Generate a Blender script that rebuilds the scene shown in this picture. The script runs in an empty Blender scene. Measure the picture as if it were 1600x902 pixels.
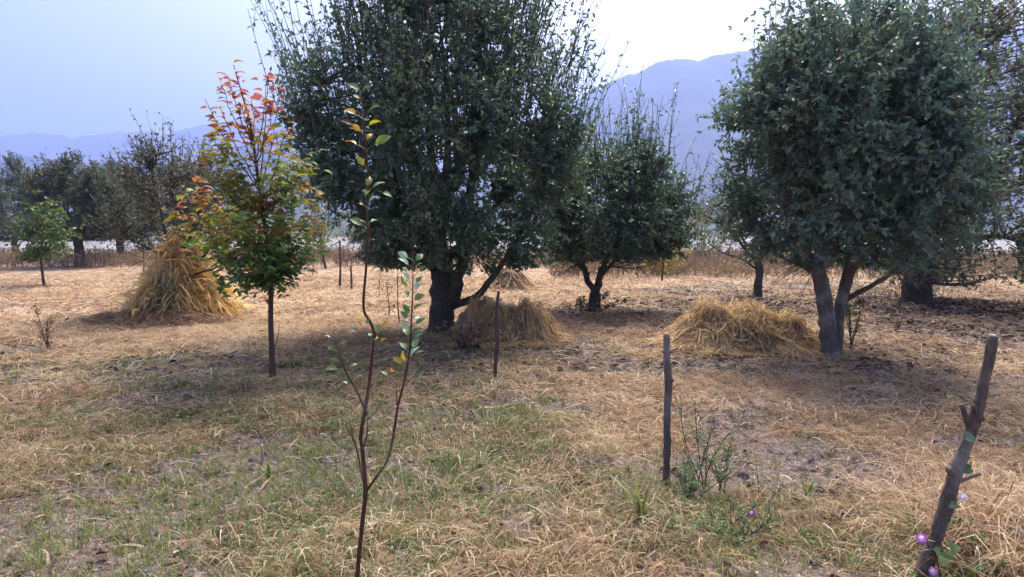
import bpy, math
import numpy as np
from mathutils import Vector

sc = bpy.context.scene
R = math.radians
COL = sc.collection

# ---------------------------------------------------------------- camera
F_PX, CX, CY, HOR, CAM_H = 1000.0, 800.0, 451.0, 368.0, 1.55
PITCH = math.atan((CY - HOR) / F_PX)
cam_d = bpy.data.cameras.new('camera')
cam_d.sensor_width = 36.0
cam_d.lens = 36.0 * F_PX / 1600.0
cam_d.clip_start = 0.05
cam_d.clip_end = 20000
cam = bpy.data.objects.new('camera', cam_d)
COL.objects.link(cam)
cam.location = (0, 0, CAM_H)
cam.rotation_euler = (R(90) - PITCH, 0, 0)
sc.camera = cam

# ---------------------------------------------------------------- sky, sun, exposure
SUN_EL, SUN_AZ = 56.0, 20.0            # azimuth clockwise from +Y (towards +X)
w = bpy.data.worlds.new('World')
sc.world = w
w.use_nodes = True
wn = w.node_tree
bg = wn.nodes['Background']
sky = wn.nodes.new('ShaderNodeTexSky')
sky.sky_type = 'NISHITA'
sky.sun_disc = False
sky.sun_elevation = R(SUN_EL)
sky.sun_rotation = R(SUN_AZ)
sky.air_density = 1.0
sky.dust_density = 10.0
sky.ozone_density = 3.5
wn.links.new(sky.outputs[0], bg.inputs[0])
bg.inputs[1].default_value = 0.095
sd = bpy.data.lights.new('sun', 'SUN')
sd.energy = 2.3
sd.angle = R(32)
sd.color = (1.0, 0.93, 0.82)
so = bpy.data.objects.new('sun', sd)
COL.objects.link(so)
sdir = Vector((math.sin(R(SUN_AZ)) * math.cos(R(SUN_EL)), math.cos(R(SUN_AZ)) * math.cos(R(SUN_EL)), math.sin(R(SUN_EL))))
so.rotation_euler = sdir.to_track_quat('Z', 'Y').to_euler()
so.location = (0, 0, 30)
vs = sc.view_settings
vs.view_transform = 'Standard'
vs.look = 'None'
vs.gamma = 1
vs.use_curve_mapping = False
vs.exposure = 1.74
HAZE_DENSITY = 0.0005
HAZE_COLOR = (0.29, 0.40, 0.80)

sc.render.engine = 'CYCLES'
cy = sc.cycles
cy.use_denoising = True
cy.denoiser = 'OPENIMAGEDENOISE'
cy.use_adaptive_sampling = True
cy.adaptive_threshold = 0.015
cy.max_bounces = 6
cy.diffuse_bounces = 4
cy.glossy_bounces = 2
cy.transmission_bounces = 4
cy.volume_bounces = 2
cy.caustics_reflective = False
cy.caustics_refractive = False
sc.render.film_transparent = False

# ---------------------------------------------------------------- helpers
rng = np.random.default_rng(7)
UP = np.array([0, 0, 1.0])
cp, sp = math.cos(PITCH), math.sin(PITCH)


def ray(u, v):
    a, b = (u - CX) / F_PX, (CY - v) / F_PX
    return np.array([a, cp + b * sp, -sp + b * cp])


def at(u, v, Y):
    d = ray(u, v)
    return np.array([0, 0, CAM_H]) + d * (Y / d[1])


def gnd(u, v):
    d = ray(u, v)
    p = np.array([0, 0, CAM_H]) + d * (-CAM_H / d[2])
    return p


def nrm(a):
    return a / (np.linalg.norm(a, axis=-1, keepdims=True) + 1e-9)


def _h2(ix, iy, s):
    v = np.sin(ix * 127.1 + iy * 311.7 + s * 74.7) * 43758.5453
    return v - np.floor(v)


def noise2(x, y, s=0):
    x = np.asarray(x, float); y = np.asarray(y, float)
    ix, iy = np.floor(x), np.floor(y)
    fx, fy = x - ix, y - iy
    fx = fx * fx * (3 - 2 * fx); fy = fy * fy * (3 - 2 * fy)
    a = _h2(ix, iy, s) * (1 - fx) + _h2(ix + 1, iy, s) * fx
    b = _h2(ix, iy + 1, s) * (1 - fx) + _h2(ix + 1, iy + 1, s) * fx
    return a * (1 - fy) + b * fy


def fbm2(x, y, s=0, o=4):
    t, a, n = 0, 0.5, 0
    for k in range(o):
        t = t + a * noise2(x * 2 ** k, y * 2 ** k, s + k * 3.3)
        n += a
        a *= 0.5
    return t / n


def noise3(p, s=0):
    z = p[..., 2]
    iz = np.floor(z)
    fz = z - iz
    fz = fz * fz * (3 - 2 * fz)
    a = noise2(p[..., 0] + iz * 17.3, p[..., 1] + iz * 9.1, s)
    b = noise2(p[..., 0] + (iz + 1) * 17.3, p[..., 1] + (iz + 1) * 9.1, s)
    return a * (1 - fz) + b * fz


class MB:
    """collects vertices / faces / tint / material index, builds ONE mesh object"""
    def __init__(self):
        self.v, self.f, self.t, self.n = [], [], [], 0

    def add(self, V, F, tint=0.5, mat=0):
        V = np.asarray(V, float).reshape(-1, 3)
        F = np.asarray(F, int)
        self.v.append(V)
        self.f.append((F + self.n, mat))
        t = np.asarray(tint, float)
        if t.ndim == 0:
            t = np.full(len(V), float(t))
        self.t.append(t)
        self.n += len(V)
        return self

    def build(self, name, mats, parent=None, smooth=False, loc=None):
        me = bpy.data.meshes.new(name)
        V = np.concatenate(self.v)
        T = np.concatenate(self.t)
        off = np.zeros(3)
        if parent is not None:
            off = np.array(parent.location)
        elif loc is not None:
            off = np.array(loc, float)
        V = V - off
        li, ls, mi, cur = [], [], [], 0
        for F, m in self.f:
            n, k = F.shape
            li.append(F.ravel())
            ls.append(cur + np.arange(n) * k)
            mi.append(np.full(n, m))
            cur += n * k
        li = np.concatenate(li); ls = np.concatenate(ls); mi = np.concatenate(mi)
        me.vertices.add(len(V))
        me.vertices.foreach_set('co', V.astype(np.float32).ravel())
        me.loops.add(len(li))
        me.loops.foreach_set('vertex_index', li.astype(np.int32))
        me.polygons.add(len(ls))
        me.polygons.foreach_set('loop_start', ls.astype(np.int32))
        me.polygons.foreach_set('material_index', mi.astype(np.int32))
        if smooth:
            me.polygons.foreach_set('use_smooth', np.ones(len(ls), bool))
        a = me.attributes.new('tint', 'FLOAT', 'POINT')
        a.data.foreach_set('value', T.astype(np.float32))
        me.update(calc_edges=True)
        me.validate()
        for m in (mats if isinstance(mats, (list, tuple)) else [mats]):
            me.materials.append(m)
        o = bpy.data.objects.new(name, me)
        COL.objects.link(o)
        if parent is not None:
            o.parent = parent
        else:
            o.location = off
        return o


def thing(name, label, cat, loc, group=None):
    o = bpy.data.objects.new(name, None)
    o.empty_display_size = 0.2
    COL.objects.link(o)
    o.location = tuple(float(c) for c in loc)
    o['label'] = label
    o['category'] = cat
    if group:
        o['group'] = group
    return o


def tag(o, label=None, cat=None, group=None, kind=None):
    if label: o['label'] = label
    if cat: o['category'] = cat
    if group: o['group'] = group
    if kind: o['kind'] = kind
    return o


def tubes(P, Rr, sides=5, cap=True):
    """P (N,K,3) paths, Rr (N,K) radii"""
    P = np.asarray(P, float); Rr = np.asarray(Rr, float)
    if P.ndim == 2:
        P = P[None]; Rr = Rr[None]
    N, K, _ = P.shape
    T = np.empty_like(P)
    T[:, 1:-1] = P[:, 2:] - P[:, :-2]
    T[:, 0] = P[:, 1] - P[:, 0]
    T[:, -1] = P[:, -1] - P[:, -2]
    T = nrm(T)
    ref = np.where(np.abs(nrm(P[:, -1] - P[:, 0])[:, 2:3]) > 0.8, np.array([[1.0, 0.13, 0]]), np.array([[0, 0.11, 1.0]]))
    A = nrm(np.cross(T, ref[:, None, :]))
    B = np.cross(T, A)
    th = np.arange(sides) * 2 * np.pi / sides
    V = P[:, :, None, :] + Rr[:, :, None, None] * (np.cos(th)[None, None, :, None] * A[:, :, None, :] + np.sin(th)[None, None, :, None] * B[:, :, None, :])
    idx = np.arange(N * K * sides).reshape(N, K, sides)
    nx = np.roll(idx, -1, axis=2)
    F = np.stack([idx[:, :-1], nx[:, :-1], nx[:, 1:], idx[:, 1:]], -1).reshape(-1, 4)
    return V.reshape(-1, 3), F


def add_tube(mb, pts, rad, sides=8, tint=0.5, sub=4, wob=0.0, seed=0, cap=True, mat=0, lump=0.0):
    """one smooth tube through control points (Catmull-Rom)"""
    pts = np.asarray(pts, float)
    rad = np.asarray(rad, float)
    if rad.ndim == 0:
        rad = np.full(len(pts), float(rad))
    P, Q = [], []
    E = np.vstack([2 * pts[0] - pts[1], pts, 2 * pts[-1] - pts[-2]])
    for i in range(len(pts) - 1):
        p0, p1, p2, p3 = E[i:i + 4]
        for k in range(sub):
            t = k / sub
            P.append(0.5 * ((2 * p1) + (-p0 + p2) * t + (2 * p0 - 5 * p1 + 4 * p2 - p3) * t * t + (-p0 + 3 * p1 - 3 * p2 + p3) * t ** 3))
            Q.append(rad[i] * (1 - t) + rad[i + 1] * t)
    P.append(pts[-1]); Q.append(rad[-1])
    P = np.array(P); Q = np.array(Q)
    if wob:
        s = np.random.default_rng(seed + 11).normal(0, 1, P.shape)
        s[0] = 0; s[-1] = 0
        P = P + s * wob * Q[:, None]
    V, F = tubes(P, Q, sides)
    if lump:
        c = np.repeat(P, sides, axis=0)
        k = 1 + lump * (noise3(V * 14 + 3.1, seed) - 0.5) * 2 + 0.5 * lump * (noise3(V * 45, seed + 2) - 0.5)
        V = c + (V - c) * k[:, None]
    mb.add(V, F, tint, mat)
    if cap:
        e = np.arange(sides)[None, :] + (len(P) - 1) * sides
        n0 = mb.n - len(V)
        mb.f.append((e + n0, mat))
        mb.f.append((np.arange(sides)[None, ::-1] + n0, mat))
    return P, Q


def ribbons(P, Wd, side):
    """P (N,K,3), Wd (N,K) half widths, side (N,3)"""
    N, K, _ = P.shape
    s = side[:, None, :] * Wd[:, :, None]
    V = np.stack([P - s, P + s], 2)
    idx = np.arange(N * K * 2).reshape(N, K, 2)
    F = np.stack([idx[:, :-1, 0], idx[:, :-1, 1], idx[:, 1:, 1], idx[:, 1:, 0]], -1).reshape(-1, 4)
    return V.reshape(-1, 3), F


LEAF6 = (np.array([[0, 0, 0], [.28, .40, .10], [.68, .36, .08], [1, 0, -.08], [.68, -.36, .08], [.28, -.40, .10]]),
         np.array([[0, 1, 2, 3], [0, 3, 4, 5]]))


def fine_leaf(n=6, droop=0.25, w=0.5, pw=0.8):
    V, F = [], []
    for i in range(n + 1):
        t = i / n
        hw = w * (math.sin(math.pi * min(1, t ** pw)) ** 0.85) if 0 < i < n else 0.01
        z = -droop * t * t + 0.06 * math.sin(t * 3.1)
        V += [[t, hw, z + hw * 0.35 + 0.02 * math.sin(i * 2.1)], [t, 0, z], [t, -hw, z + hw * 0.35 - 0.02 * math.sin(i * 2.7)]]
    for i in range(n):
        a = i * 3
        F += [[a, a + 3, a + 4, a + 1], [a + 1, a + 4, a + 5, a + 2]]
    return np.array(V), np.array(F)


LEAFF = fine_leaf()


def leaves(pos, d, nm, L, W, tpl=LEAF6):
    TV, TF = tpl
    d = nrm(d)
    nm = nrm(nm - d * (nm * d).sum(-1, keepdims=True))
    s = np.cross(nm, d)
    V = pos[:, None, :] + L[:, None, None] * TV[None, :, 0:1] * d[:, None, :] + W[:, None, None] * TV[None, :, 1:2] * s[:, None, :] + L[:, None, None] * TV[None, :, 2:3] * nm[:, None, :]
    k = len(TV)
    F = (TF[None] + (np.arange(len(pos)) * k)[:, None, None]).reshape(-1, TF.shape[1])
    return V.reshape(-1, 3), F, k


# ---------------------------------------------------------------- materials
def new_mat(name):
    m = bpy.data.materials.new(name)
    m.use_nodes = True
    n = m.node_tree
    return m, n, n.nodes['Principled BSDF'], n.nodes['Material Output']


def ramp(n, stops):
    r = n.nodes.new('ShaderNodeValToRGB')
    e = r.color_ramp.elements
    while len(e) < len(stops):
        e.new(0.5)
    for el, (p, c) in zip(e, stops):
        el.position = p
        el.color = (*c, 1)
    return r


def tint_mat(name, stops, transl=0.3, rough=0.5, spec=0.4, jitter=0.25, tcol=1.15):
    """leaf / straw: colour from the tint attribute plus fine noise; part translucent"""
    m, n, b, out = new_mat(name)
    at_ = n.nodes.new('ShaderNodeAttribute')
    at_.attribute_name = 'tint'
    no = n.nodes.new('ShaderNodeTexNoise')
    no.inputs['Scale'].default_value = 30
    no.inputs['Detail'].default_value = 2
    co = n.nodes.new('ShaderNodeTexCoord')
    n.links.new(co.outputs['Object'], no.inputs['Vector'])
    ma = n.nodes.new('ShaderNodeMath')
    ma.operation = 'MULTIPLY_ADD'
    ma.inputs[1].default_value = jitter
    n.links.new(no.outputs['Fac'], ma.inputs[0])
    mb = n.nodes.new('ShaderNodeMath')
    mb.operation = 'SUBTRACT'
    mb.inputs[1].default_value = jitter * 0.5
    n.links.new(at_.outputs['Fac'], mb.inputs[0])
    n.links.new(mb.outputs[0], ma.inputs[2])
    r = ramp(n, stops)
    n.links.new(ma.outputs[0], r.inputs[0])
    n.links.new(r.outputs[0], b.inputs['Base Color'])
    b.inputs['Roughness'].default_value = rough
    b.inputs['Specular IOR Level'].default_value = spec
    if transl > 0:
        tr = n.nodes.new('ShaderNodeBsdfTranslucent')
        hs = n.nodes.new('ShaderNodeHueSaturation')
        hs.inputs['Saturation'].default_value = 1.15
        hs.inputs['Value'].default_value = tcol
        n.links.new(r.outputs[0], hs.inputs['Color'])
        n.links.new(hs.outputs[0], tr.inputs[0])
        mx = n.nodes.new('ShaderNodeMixShader')
        mx.inputs[0].default_value = transl
        n.links.new(b.outputs[0], mx.inputs[1])
        n.links.new(tr.outputs[0], mx.inputs[2])
        n.links.new(mx.outputs[0], out.inputs['Surface'])
    return m


def bark_mat(name, c0, c1, c2=None, scale=9, bump=0.5, stretch=5):
    m, n, b, out = new_mat(name)
    co = n.nodes.new('ShaderNodeTexCoord')
    mp = n.nodes.new('ShaderNodeMapping')
    mp.inputs['Scale'].default_value = (stretch, stretch, 1)
    n.links.new(co.outputs['Object'], mp.inputs['Vector'])
    no = n.nodes.new('ShaderNodeTexNoise')
    no.inputs['Scale'].default_value = scale
    no.inputs['Detail'].default_value = 6
    no.inputs['Roughness'].default_value = 0.7
    n.links.new(mp.outputs[0], no.inputs['Vector'])
    r = ramp(n, [(0.3, c0), (0.7, c1)])
    n.links.new(no.outputs['Fac'], r.inputs[0])
    col = r.outputs[0]
    if c2 is not None:
        n2 = n.nodes.new('ShaderNodeTexNoise')
        n2.inputs['Scale'].default_value = 4
        n2.inputs['Detail'].default_value = 4
        n.links.new(co.outputs['Object'], n2.inputs['Vector'])
        r2 = ramp(n, [(0.48, (0, 0, 0)), (0.62, (1, 1, 1))])
        n.links.new(n2.outputs['Fac'], r2.inputs[0])
        mx = n.nodes.new('ShaderNodeMix')
        mx.data_type = 'RGBA'
        n.links.new(r2.outputs[0], mx.inputs[0])
        n.links.new(col, mx.inputs[6])
        mx.inputs[7].default_value = (*c2, 1)
        col = mx.outputs[2]
    n.links.new(col, b.inputs['Base Color'])
    b.inputs['Roughness'].default_value = 0.9
    b.inputs['Specular IOR Level'].default_value = 0.2
    bp = n.nodes.new('ShaderNodeBump')
    bp.inputs['Strength'].default_value = bump
    bp.inputs['Distance'].default_value = 0.02
    n.links.new(no.outputs['Fac'], bp.inputs['Height'])
    n.links.new(bp.outputs[0], b.inputs['Normal'])
    return m


M = {}
M['leaf_dark'] = tint_mat('leaf_dark', [(0.0, (.052, .105, .070)), (.45, (.105, .180, .110)), (.8, (.165, .215, .105)), (.93, (.24, .21, .09)), (1.0, (.28, .17, .07))], .3, .38, .6)
M['leaf_blue'] = tint_mat('leaf_blue', [(0.0, (.070, .130, .100)), (.45, (.13, .21, .148)), (.8, (.19, .245, .140)), (.93, (.26, .23, .13)), (1.0, (.34, .18, .09))], .3, .38, .6)
M['leaf_rust'] = tint_mat('leaf_rust', [(0.0, (.08, .125, .085)), (.4, (.15, .185, .11)), (.65, (.24, .20, .12)), (.85, (.36, .20, .12)), (1.0, (.46, .20, .11))], .4, .5, .35)
M['leaf_olive'] = tint_mat('leaf_olive', [(0.0, (.06, .085, .05)), (.5, (.115, .135, .072)), (.85, (.20, .155, .10)), (1.0, (.25, .15, .10))], .3, .5, .35)
M['leaf_pale'] = tint_mat('leaf_pale', [(0.0, (.10, .14, .07)), (.5, (.19, .22, .10)), (.8, (.30, .27, .11)), (1.0, (.40, .24, .10))], .4, .5, .3)
M['leaf_fresh'] = tint_mat('leaf_fresh', [(0.0, (.05, .10, .035)), (.5, (.10, .16, .045)), (.85, (.18, .21, .06)), (1.0, (.3, .22, .06))], .35, .45, .4)
M['leaf_yellow'] = tint_mat('leaf_yellow', [(0.0, (.30, .27, .04)), (.5, (.55, .42, .05)), (1.0, (.7, .5, .08))], .4, .5, .3)
M['leaf_autumn'] = tint_mat('leaf_autumn', [(0.0, (.10, .20, .065)), (.28, (.19, .28, .07)), (.5, (.32, .31, .07)), (.66, (.44, .25, .08)), (.82, (.44, .18, .11)), (1.0, (.42, .17, .14))], .45, .42, .45, .12)
M['leaf_near'] = tint_mat('leaf_near', [(0.0, (.05, .018, .014)), (.12, (.16, .05, .02)), (.28, (.55, .30, .03)), (.42, (.36, .34, .06)), (.58, (.14, .20, .05)), (.75, (.13, .22, .10)), (1.0, (.36, .48, .36))], .35, .42, .4, .22)
M['straw'] = tint_mat('straw', [(0.0, (.085, .05, .032)), (.3, (.305, .19, .115)), (.6, (.52, .39, .25)), (.85, (.68, .56, .39)), (1.0, (.76, .67, .52))], .45, .6, .3, .2)
M['heap'] = tint_mat('heap_straw', [(0.0, (.07, .042, .026)), (.25, (.24, .15, .08)), (.5, (.47, .325, .17)), (.78, (.64, .48, .27)), (1.0, (.72, .60, .40))], .4, .6, .3, .25)
M['corn'] = tint_mat('corn', [(0.0, (.12, .075, .04)), (.25, (.30, .19, .095)), (.42, (.30, .32, .20)), (.55, (.54, .37, .16)), (.8, (.70, .51, .21)), (1.0, (.74, .64, .42))], .5, .55, .35, .2)
M['grass'] = tint_mat('grass', [(0.0, (.065, .11, .032)), (.4, (.14, .20, .055)), (.7, (.27, .27, .10)), (1.0, (.42, .345, .19))], .4, .5, .35, .2)
M['herb'] = tint_mat('herb', [(0.0, (.06, .12, .045)), (.5, (.14, .22, .09)), (1.0, (.28, .35, .20))], .4, .5, .35, .2)
M['litter'] = tint_mat('litter', [(0.0, (.045, .028, .022)), (.5, (.12, .07, .05)), (.85, (.22, .14, .09)), (1.0, (.45, .36, .27))], .1, .7, .25, .2)
M['dry_weed'] = tint_mat('dry_weed', [(0.0, (.10, .065, .045)), (.5, (.25, .175, .115)), (.8, (.34, .25, .15)), (1.0, (.30, .30, .14))], .2, .7, .2, .2)
M['petal'] = tint_mat('petal', [(0.0, (.22, .06, .48)), (.5, (.50, .16, .52)), (.8, (.75, .45, .72)), (1.0, (.95, .82, .92))], .35, .5, .3, .04)
M['bark_dark'] = bark_mat('bark_dark', (.030, .025, .020), (.13, .105, .082), (.095, .10, .062), 9, .9)
M['bark_grey'] = bark_mat('bark_grey', (.075, .062, .050), (.22, .185, .15), (.28, .265, .215), 12, .9)
M['bark_brown'] = bark_mat('bark_brown', (.065, .040, .030), (.15, .10, .075), None, 30, .3)
M['bark_red'] = bark_mat('bark_red', (.055, .022, .014), (.13, .055, .034), (.16, .125, .10), 30, .3)
M['bark_stake'] = bark_mat('bark_stake', (.075, .058, .046), (.23, .185, .15), (.30, .265, .225), 22, 1.0)
M['wood_cut'] = bark_mat('wood_cut', (.30, .21, .14), (.5, .38, .27), None, 30, .2)
M['stone'] = bark_mat('stone', (.28, .28, .29), (.48, .48, .49), None, 12, .2, 1)


def mat_ground():
    m, n, b, out = new_mat('soil_and_litter')
    co = n.nodes.new('ShaderNodeTexCoord')
    a = n.nodes.new('ShaderNodeAttribute')
    a.attribute_name = 'tint'            # share of straw on the soil (0..1); >1: gravel not used

    def noi(s, d=4, rg=.6, vec=None):
        q = n.nodes.new('ShaderNodeTexNoise')
        q.inputs['Scale'].default_value = s
        q.inputs['Detail'].default_value = d
        q.inputs['Roughness'].default_value = rg
        n.links.new(vec or co.outputs['Object'], q.inputs['Vector'])
        return q
    n1 = noi(3.0, 6, .7)
    n2 = noi(24, 5, .7)
    soil = ramp(n, [(.32, (.060, .046, .042)), (.52, (.15, .122, .112)), (.72, (.30, .255, .24))])
    n.links.new(n2.outputs['Fac'], soil.inputs[0])
    mp = n.nodes.new('ShaderNodeMapping')
    mp.inputs['Scale'].default_value = (1, 3.0, 1)
    mp.inputs['Rotation'].default_value = (0, 0, .3)
    n.links.new(co.outputs['Object'], mp.inputs['Vector'])
    n3 = noi(14, 6, .75, mp.outputs[0])
    straw = ramp(n, [(.28, (.10, .058, .040)), (.42, (.27, .185, .13)), (.58, (.48, .365, .255)), (.75, (.66, .54, .40))])
    n.links.new(n3.outputs['Fac'], straw.inputs[0])
    # threshold of straw cover
    ad = n.nodes.new('ShaderNodeMath'); ad.operation = 'ADD'
    n.links.new(n1.outputs['Fac'], ad.inputs[0])
    n.links.new(a.outputs['Fac'], ad.inputs[1])
    rr = ramp(n, [(.84, (0, 0, 0)), (1.02, (1, 1, 1))])
    n.links.new(ad.outputs[0], rr.inputs[0])
    mx = n.nodes.new('ShaderNodeMix'); mx.data_type = 'RGBA'
    n.links.new(rr.outputs[0], mx.inputs[0])
    n.links.new(soil.outputs[0], mx.inputs[6])
    n.links.new(straw.outputs[0], mx.inputs[7])
    n.links.new(mx.outputs[2], b.inputs['Base Color'])
    b.inputs['Roughness'].default_value = .95
    b.inputs['Specular IOR Level'].default_value = .15
    bp = n.nodes.new('ShaderNodeBump')
    bp.inputs['Strength'].default_value = .8
    bp.inputs['Distance'].default_value = .03
    n.links.new(n2.outputs['Fac'], bp.inputs['Height'])
    n.links.new(bp.outputs[0], b.inputs['Normal'])
    return m


def mat_noise(name, c0, c1, c2, scale, rough=.9):
    m, n, b, out = new_mat(name)
    co = n.nodes.new('ShaderNodeTexCoord')
    q = n.nodes.new('ShaderNodeTexNoise')
    q.inputs['Scale'].default_value = scale
    q.inputs['Detail'].default_value = 7
    q.inputs['Roughness'].default_value = .7
    n.links.new(co.outputs['Object'], q.inputs['Vector'])
    r = ramp(n, [(.32, c0), (.52, c1), (.7, c2)])
    n.links.new(q.outputs['Fac'], r.inputs[0])
    n.links.new(r.outputs[0], b.inputs['Base Color'])
    b.inputs['Roughness'].default_value = rough
    b.inputs['Specular IOR Level'].default_value = .15
    return m


M['ground'] = mat_ground()
M['gravel'] = mat_noise('river_gravel', (.13, .13, .135), (.21, .21, .215), (.36, .36, .37), .6)
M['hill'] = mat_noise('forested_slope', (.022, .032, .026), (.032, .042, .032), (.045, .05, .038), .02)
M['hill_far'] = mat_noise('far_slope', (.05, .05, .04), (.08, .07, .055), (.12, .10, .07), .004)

# ---------------------------------------------------------------- ground
def ground_z(x, y):
    x = np.asarray(x, float); y = np.asarray(y, float)
    k = np.exp(-(np.maximum(0, y - 12) / 14.0))
    z = 0.09 * (fbm2(x * .55, y * .55, 3, 3) - .5) * k
    z = z + 0.10 * (fbm2(x * 2.6, y * 2.6, 5, 3) - .5) * k
    z = z + 0.05 * (fbm2(x * 9, y * 9, 9, 3) - .5) * k
    # low bund running from the thin stake to the right foreground
    s = (x - (-.15 + (6.2 - y) * 0.28))
    z = z + 0.10 * np.exp(-(s / .35) ** 2) * np.exp(-((y - 4.5) / 2.2) ** 2)
    return z


def bare_soil(x, y):
    """1 where the grey soil lies open, 0 where it is covered"""
    q = fbm2(x * 1.15 + 7, y * 1.5, 61, 4) - .06 * np.exp(-((y - 4) / 3.0) ** 2)
    return np.clip((.445 - q) / .09, 0, 1) * np.clip((15 - y) / 7, .0, 1)


def straw_cover(x, y):
    """0..1 how much straw lies at a place"""
    c = .42 + .55 * (fbm2(x * .45, y * .45, 21, 3) - .5)
    c = c + .30 * np.exp(-((x + 6) / 5.5) ** 2) * np.clip((y - 6) / 6, 0, 1)     # sunny straw floor left
    c = c + .22 * np.exp(-((x - 0.5) / 3) ** 2) * np.clip((y - 11) / 6, 0, 1)
    c = c - .34 * leaf_zone(x, y) - .45 * bare_soil(x, y)
    return np.clip(c, 0, 1)


def leaf_zone(x, y):
    """fallen dark leaves under the broad tree at the right rear"""
    return np.exp(-((x - 7.8) / 5.6) ** 2 - ((y - 13.6) / 3.8) ** 2)


def green_zone(x, y):
    g = .9 * np.exp(-((x + 1.9) / 1.7) ** 2 - ((y - 6.6) / 1.9) ** 2)
    g = g + .75 * np.exp(-((x + .35) / .75) ** 2 - ((y - 4.2) / 1.6) ** 2)
    g = g + .6 * np.exp(-((x + 1.6) / 1.2) ** 2 - ((y - 3.4) / 1.2) ** 2)
    g = g + 1.0 * np.exp(-((x - 1.0) / .65) ** 2 - ((y - 3.2) / .7) ** 2)
    g = g + .9 * np.exp(-((x - 2.1) / .5) ** 2 - ((y - 2.7) / .5) ** 2)
    g = g + .5 * np.exp(-((x + 4.8) / 1.6) ** 2 - ((y - 7.2) / 1.2) ** 2)
    g = g + .35 * np.exp(-((x + .6) / 1.4) ** 2 - ((y - 8.8) / 1.5) ** 2)
    g = g + .27 * np.exp(-((x + 2.5) / 3.0) ** 2 - ((y - 5) / 3.2) ** 2)
    g = g * (1 - .65 * bare_soil(x, y)) * (.40 + 1.4 * fbm2(x * 1.3, y * 1.3, 31, 3))
    return np.clip(g, 0, 1.3)


def axis(segments):
    a = []
    for lo, hi, st in segments:
        a.append(np.arange(lo, hi, st))
    return np.unique(np.round(np.concatenate(a), 4))


gx = axis([(-3000, -200, 140), (-200, -40, 8), (-40, -9, .8), (-9, 9, .05), (9, 40, .8), (40, 200, 8), (200, 3001, 140)])
gy = axis([(-4200, -200, 200), (-200, -40, 16), (-40, -2, 2), (-2, 1.6, .3), (1.6, 12, .05), (12, 24, .25), (24, 70, 1.5), (70, 300, 12), (300, 6001, 180)])
X, Y = np.meshgrid(gx, gy)
Z = ground_z(X, Y)
idx = np.arange(X.size).reshape(X.shape)
F = np.stack([idx[:-1, :-1], idx[:-1, 1:], idx[1:, 1:], idx[1:, :-1]], -1).reshape(-1, 4)
g = MB().add(np.stack([X, Y, Z], -1).reshape(-1, 3), F, straw_cover(X, Y).ravel())
tag(g.build('ground', M['ground'], smooth=True), kind='structure')

# pale gravel river bed beyond the field
bx = np.linspace(-500, 600, 90); by = np.linspace(47, 190, 40)
X, Y = np.meshgrid(bx, by)
wav = 6 * (fbm2(bx * .05, bx * 0 + 1, 44, 3) - .5)
Y = Y + np.where(Y < 60, wav[None, :] * 1.0, 0)
idx = np.arange(X.size).reshape(X.shape)
F = np.stack([idx[:-1, :-1], idx[:-1, 1:], idx[1:, 1:], idx[1:, :-1]], -1).reshape(-1, 4)
g = MB().add(np.stack([X, Y, np.full_like(X, .03) + .25 * fbm2(X * .12, Y * .12, 12, 3)], -1).reshape(-1, 3), F)
tag(g.build('riverbed', M['gravel']), kind='structure')


# ---------------------------------------------------------------- hills
def ridge(name, pts, D, depth, mat, amp, seed, rough_px=3.0, ncol=420):
    us = np.linspace(pts[0][0], pts[-1][0], ncol)
    vs_ = np.interp(us, [p[0] for p in pts], [p[1] for p in pts])
    vs_ = vs_ - rough_px * (fbm2(us * .06, us * 0 + seed, seed, 5) - .5) * 2 - rough_px * .35 * (noise2(us * .5, us * 0, seed + 3) - .5)
    base_v = np.interp(us, [p[0] for p in pts], [p[1] for p in pts])
    kk_ = np.hanning(31); kk_ /= kk_.sum()
    base_v = np.convolve(np.pad(base_v, 15, 'edge'), kk_, 'valid')
    C = np.array([at(u, v, D) for u, v in zip(us, vs_)])
    Csm = np.array([at(u, v, D)[2] for u, v in zip(us, base_v)])
    rows = np.concatenate([np.linspace(0, 1, 46), [1.08, 1.25, 1.6]])
    V = []
    for t in rows:
        y = D - (1 - t) * depth
        if t <= 1:
            k = t ** 1.15
            nz = amp * (fbm2(C[:, 0] / depth * 5 + 3, t * 5 + C[:, 0] * 0, seed, 5) - .5) * 4 * t * (1 - t)
        else:
            k = 1 - (t - 1) * 1.2
            nz = 0
        V.append(np.stack([C[:, 0], np.full(ncol, y), np.maximum((Csm + (C[:, 2] - Csm) * min(1, t) ** 8) * k + nz, -2.0)], -1))
    V = np.array(V)
    idx = np.arange(V.shape[0] * V.shape[1]).reshape(V.shape[:2])
    F = np.stack([idx[:-1, :-1], idx[:-1, 1:], idx[1:, 1:], idx[1:, :-1]], -1).reshape(-1, 4)
    return tag(MB().add(V.reshape(-1, 3), F).build(name, mat, smooth=True), kind='structure')


ridge('mountain', [(380, 362), (520, 330), (640, 290), (760, 235), (860, 180), (930, 137), (985, 118), (1015, 104), (1045, 93), (1075, 92), (1090, 95), (1110, 88), (1140, 82), (1250, 66), (1350, 52), (1450, 38), (1540, 33), (1600, 48), (1750, 70), (2000, 150), (2300, 260)], 1800, 1150, M['hill'], 35, 5, 3.5, 700)
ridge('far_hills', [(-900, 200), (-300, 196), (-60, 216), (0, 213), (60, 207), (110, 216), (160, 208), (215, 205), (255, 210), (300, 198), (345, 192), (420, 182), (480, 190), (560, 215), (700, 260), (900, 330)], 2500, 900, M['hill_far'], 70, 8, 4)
ridge('near_foothill', [(-900, 215), (-300, 235), (-60, 246), (0, 250), (60, 243), (120, 254), (200, 268), (280, 262), (380, 225), (440, 208), (490, 215), (560, 240), (650, 290), (760, 352)], 1500, 550, M['hill'], 45, 13, 4)

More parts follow.
